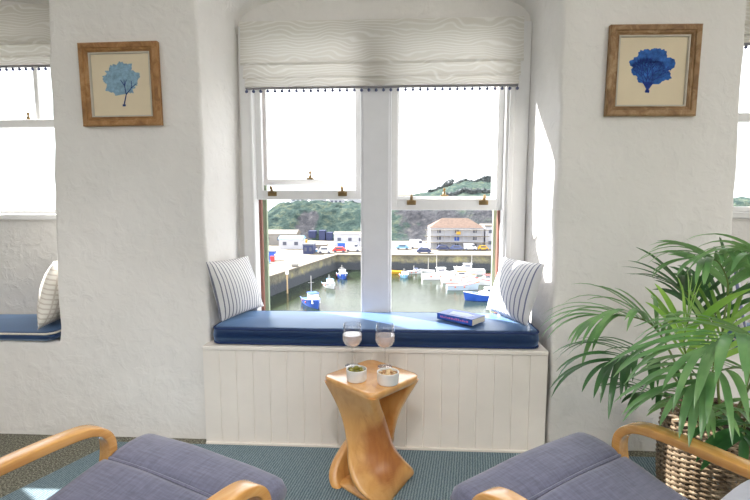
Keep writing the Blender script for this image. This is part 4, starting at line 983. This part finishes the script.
# boats
def boat(px, py, L, ang, hull, label, cabin=1, mast=1, top='bwhite', Wd=None, trim=None, aft=False, group='boats in the harbour'):
    p = atZ(px, py, WZ); o = tag(emp('fishing_boat' if cabin else 'rowing_boat', (p.x, p.y, WZ), ang), label, 'boat', group)
    W = (Wd or L * .34) / 2; hgt = L * .15; n = 14; rings = []
    for i in range(n + 1):
        t = i / n; x = -L / 2 + L * t; k = (1 - max(0, (t - .45) / .55) ** 2.2) * (.86 + .14 * min(1, t * 4)); k = max(k, .03); sh = hgt * (1 + .55 * max(0, t - .3) ** 1.6 * 2)
        rings.append([Vector((x + .06 * L * (t > .8) * (t - .8) * 5 * zz, yy * W * k, z)) for yy, z, zz in ((-.35, -.35, 0), (-.78, 0, .2), (-1, sh, 1), (-.9, sh, 1), (-.86, sh - .22, .9), (.86, sh - .22, .9), (.9, sh, 1), (1, sh, 1), (.78, 0, .2), (.35, -.35, 0))])
    bm = B(); ring_surface(bm, rings); obj('hull', bm, M[hull], o, local=True, smooth=True, angle=35)
    for s in (-1, 1): bm = B(); tube(bm, [r[2 if s < 0 else 7] + Vector((0, 0, .03)) for r in rings], .06, 5); obj('gunwale', bm, M[trim or top], o, local=True)
    if cabin:
        c = -L * .18 if aft else L * .10; cl = L * .14; bm = B()
        ring_surface(bm, [[Vector((c + xx, s * W * .55, zz)) for xx, zz in ((-cl, hgt * .8), (-cl, hgt + L * .19), (cl * .75, hgt + L * .19), (cl, hgt + L * .10), (cl * 2.0, hgt + L * .075), (cl * 2.1, hgt * .8))] for s in (-1, 1)]); obj('wheelhouse', bm, M[top], o, local=True)
        bm = B(); box(bm, c - cl * .7, c + cl * .55, -W * .56, W * .56, hgt + L * .115, hgt + L * .16); obj('wheelhouse_window', bm, M['dark'], o, local=True)
        bm = B(); box(bm, c - cl * 1.15, c + cl * .95, -W * .62, W * .62, hgt + L * .19, hgt + L * .205); obj('wheelhouse_roof', bm, M[trim or top], o, local=True)
    if mast:
        bm = B(); x = -L * .05; tube(bm, [(x, 0, hgt * .7), (x, 0, hgt + L * .42 * mast)], .08, 6); tube(bm, [(x, -W * .4, hgt + L * .30 * mast), (x, W * .4, hgt + L * .30 * mast)], .035, 5); obj('mast', bm, M['steel'], o, local=True)
    for k, sx in enumerate((-.25, .05)):
        bm = B(); sphere(bm, (L * sx, -W * .95, hgt * .7), .15, 1, .8, 1.2, 10, 7); obj('fender', bm, M['orange'], o, local=True, smooth=True)
boat(312, 305, 6.6, R(-62), 'bluep', 'blue hulled boat with white wheelhouse nearest along the left quay wall', 1, 1.5, 'bwhite', 2.7, 'bluep')
boat(329.5, 287, 5.0, R(-62), 'bwhite', 'small white boat moored between the two blue boats by the quay wall', 1, .9, 'bwhite', 2.2, 'cyan')
boat(342, 277.5, 5.6, R(-78), 'bluep', 'blue boat moored farthest along the left quay wall', 1, .9, 'bwhite', 2.6)
boat(395, 273.6, 3.8, R(185), 'yellow', 'small yellow boat moored by the far wall next to the mullion', 0, 0, 'yellow', 1.8)
boat(404, 277, 3.6, R(-85), 'cyan', 'pale blue boat seen end on by the far wall', 1, 1.0, 'bwhite', 2.2)
boat(414.5, 273.4, 3.8, R(10), 'bwhite', 'small white boat with navy rim by the far wall', 1, .9, 'bwhite', 2.0, 'navybox')
boat(427.5, 272.8, 3.6, R(170), 'bwhite', 'small white boat behind the white motor boat', 0, 2.2, 'bwhite', 2.0)
boat(438, 279, 7.6, R(8), 'bwhite', 'white motor boat with open bow in middle of the harbour', 1, 1.4, 'bwhite', 2.4, 'bwhite')
boat(470, 274, 7.4, R(178), 'bwhite', 'white trawler with tall wheelhouse by the far wall', 1, 1.4, 'bwhite', 2.6)
boat(458, 282.5, 7.4, R(6), 'bwhite', 'long white boat in front of the trawler', 1, .9, 'bwhite', 2.3, 'orange')
boat(462, 289.5, 6.4, R(4), 'paleblue', 'pale open boat with orange rim in the right group', 0, .8, 'bwhite', 2.0, 'orange')
boat(490, 284.5, 6.2, R(182), 'bwhite', 'white boat with red rim at the right sash edge', 1, 1.1, 'bwhite', 2.4, 'red')
boat(483, 300, 6.6, R(186), 'bluep', 'blue boat with white stripe nearest on the right', 1, 0, 'bwhite', 2.4, 'bwhite', True)

SPOT_W = 72
# ================================================================== LIGHT
w = bpy.data.worlds.new('sky'); scene.world = w; w.use_nodes = True
bg = w.node_tree.nodes['Background']; bg.inputs['Color'].default_value = (.95, .97, 1, 1); bg.inputs['Strength'].default_value = 3.1
sd = bpy.data.lights.new('sun', 'SUN'); sd.energy = 26; sd.angle = R(.6); sd.color = (1, .97, .93)
so = bpy.data.objects.new('sun', sd); COL.objects.link(so); so.location = (-20, 15, 20)
so.rotation_euler = Vector((.85, -.53, -.75)).to_track_quat('-Z', 'Y').to_euler()
for k, x in enumerate((-1.7, -.1, 1.5)):  # added fill spots without fixtures, out of view, to brighten the lower wall
    ld = bpy.data.lights.new('added_fill_spot', 'SPOT'); ld.energy = SPOT_W; ld.spot_size = R(62); ld.spot_blend = 1; ld.shadow_soft_size = .05; ld.color = (1, .92, .87)
    lo = bpy.data.objects.new('added_fill_spot', ld); COL.objects.link(lo); lo.location = (x, .1, ZC - .125); lo.rotation_euler = (Vector((x * .95, YF - .3, -.35)) - lo.location).to_track_quat('-Z', 'Y').to_euler()
scene.view_settings.view_transform = 'Standard'; scene.view_settings.look = 'None'
scene.view_settings.exposure = 0.0; scene.view_settings.gamma = 1; scene.view_settings.use_curve_mapping = False
scene.cycles.max_bounces = 12; scene.cycles.transparent_max_bounces = 32; scene.cycles.diffuse_bounces = 6
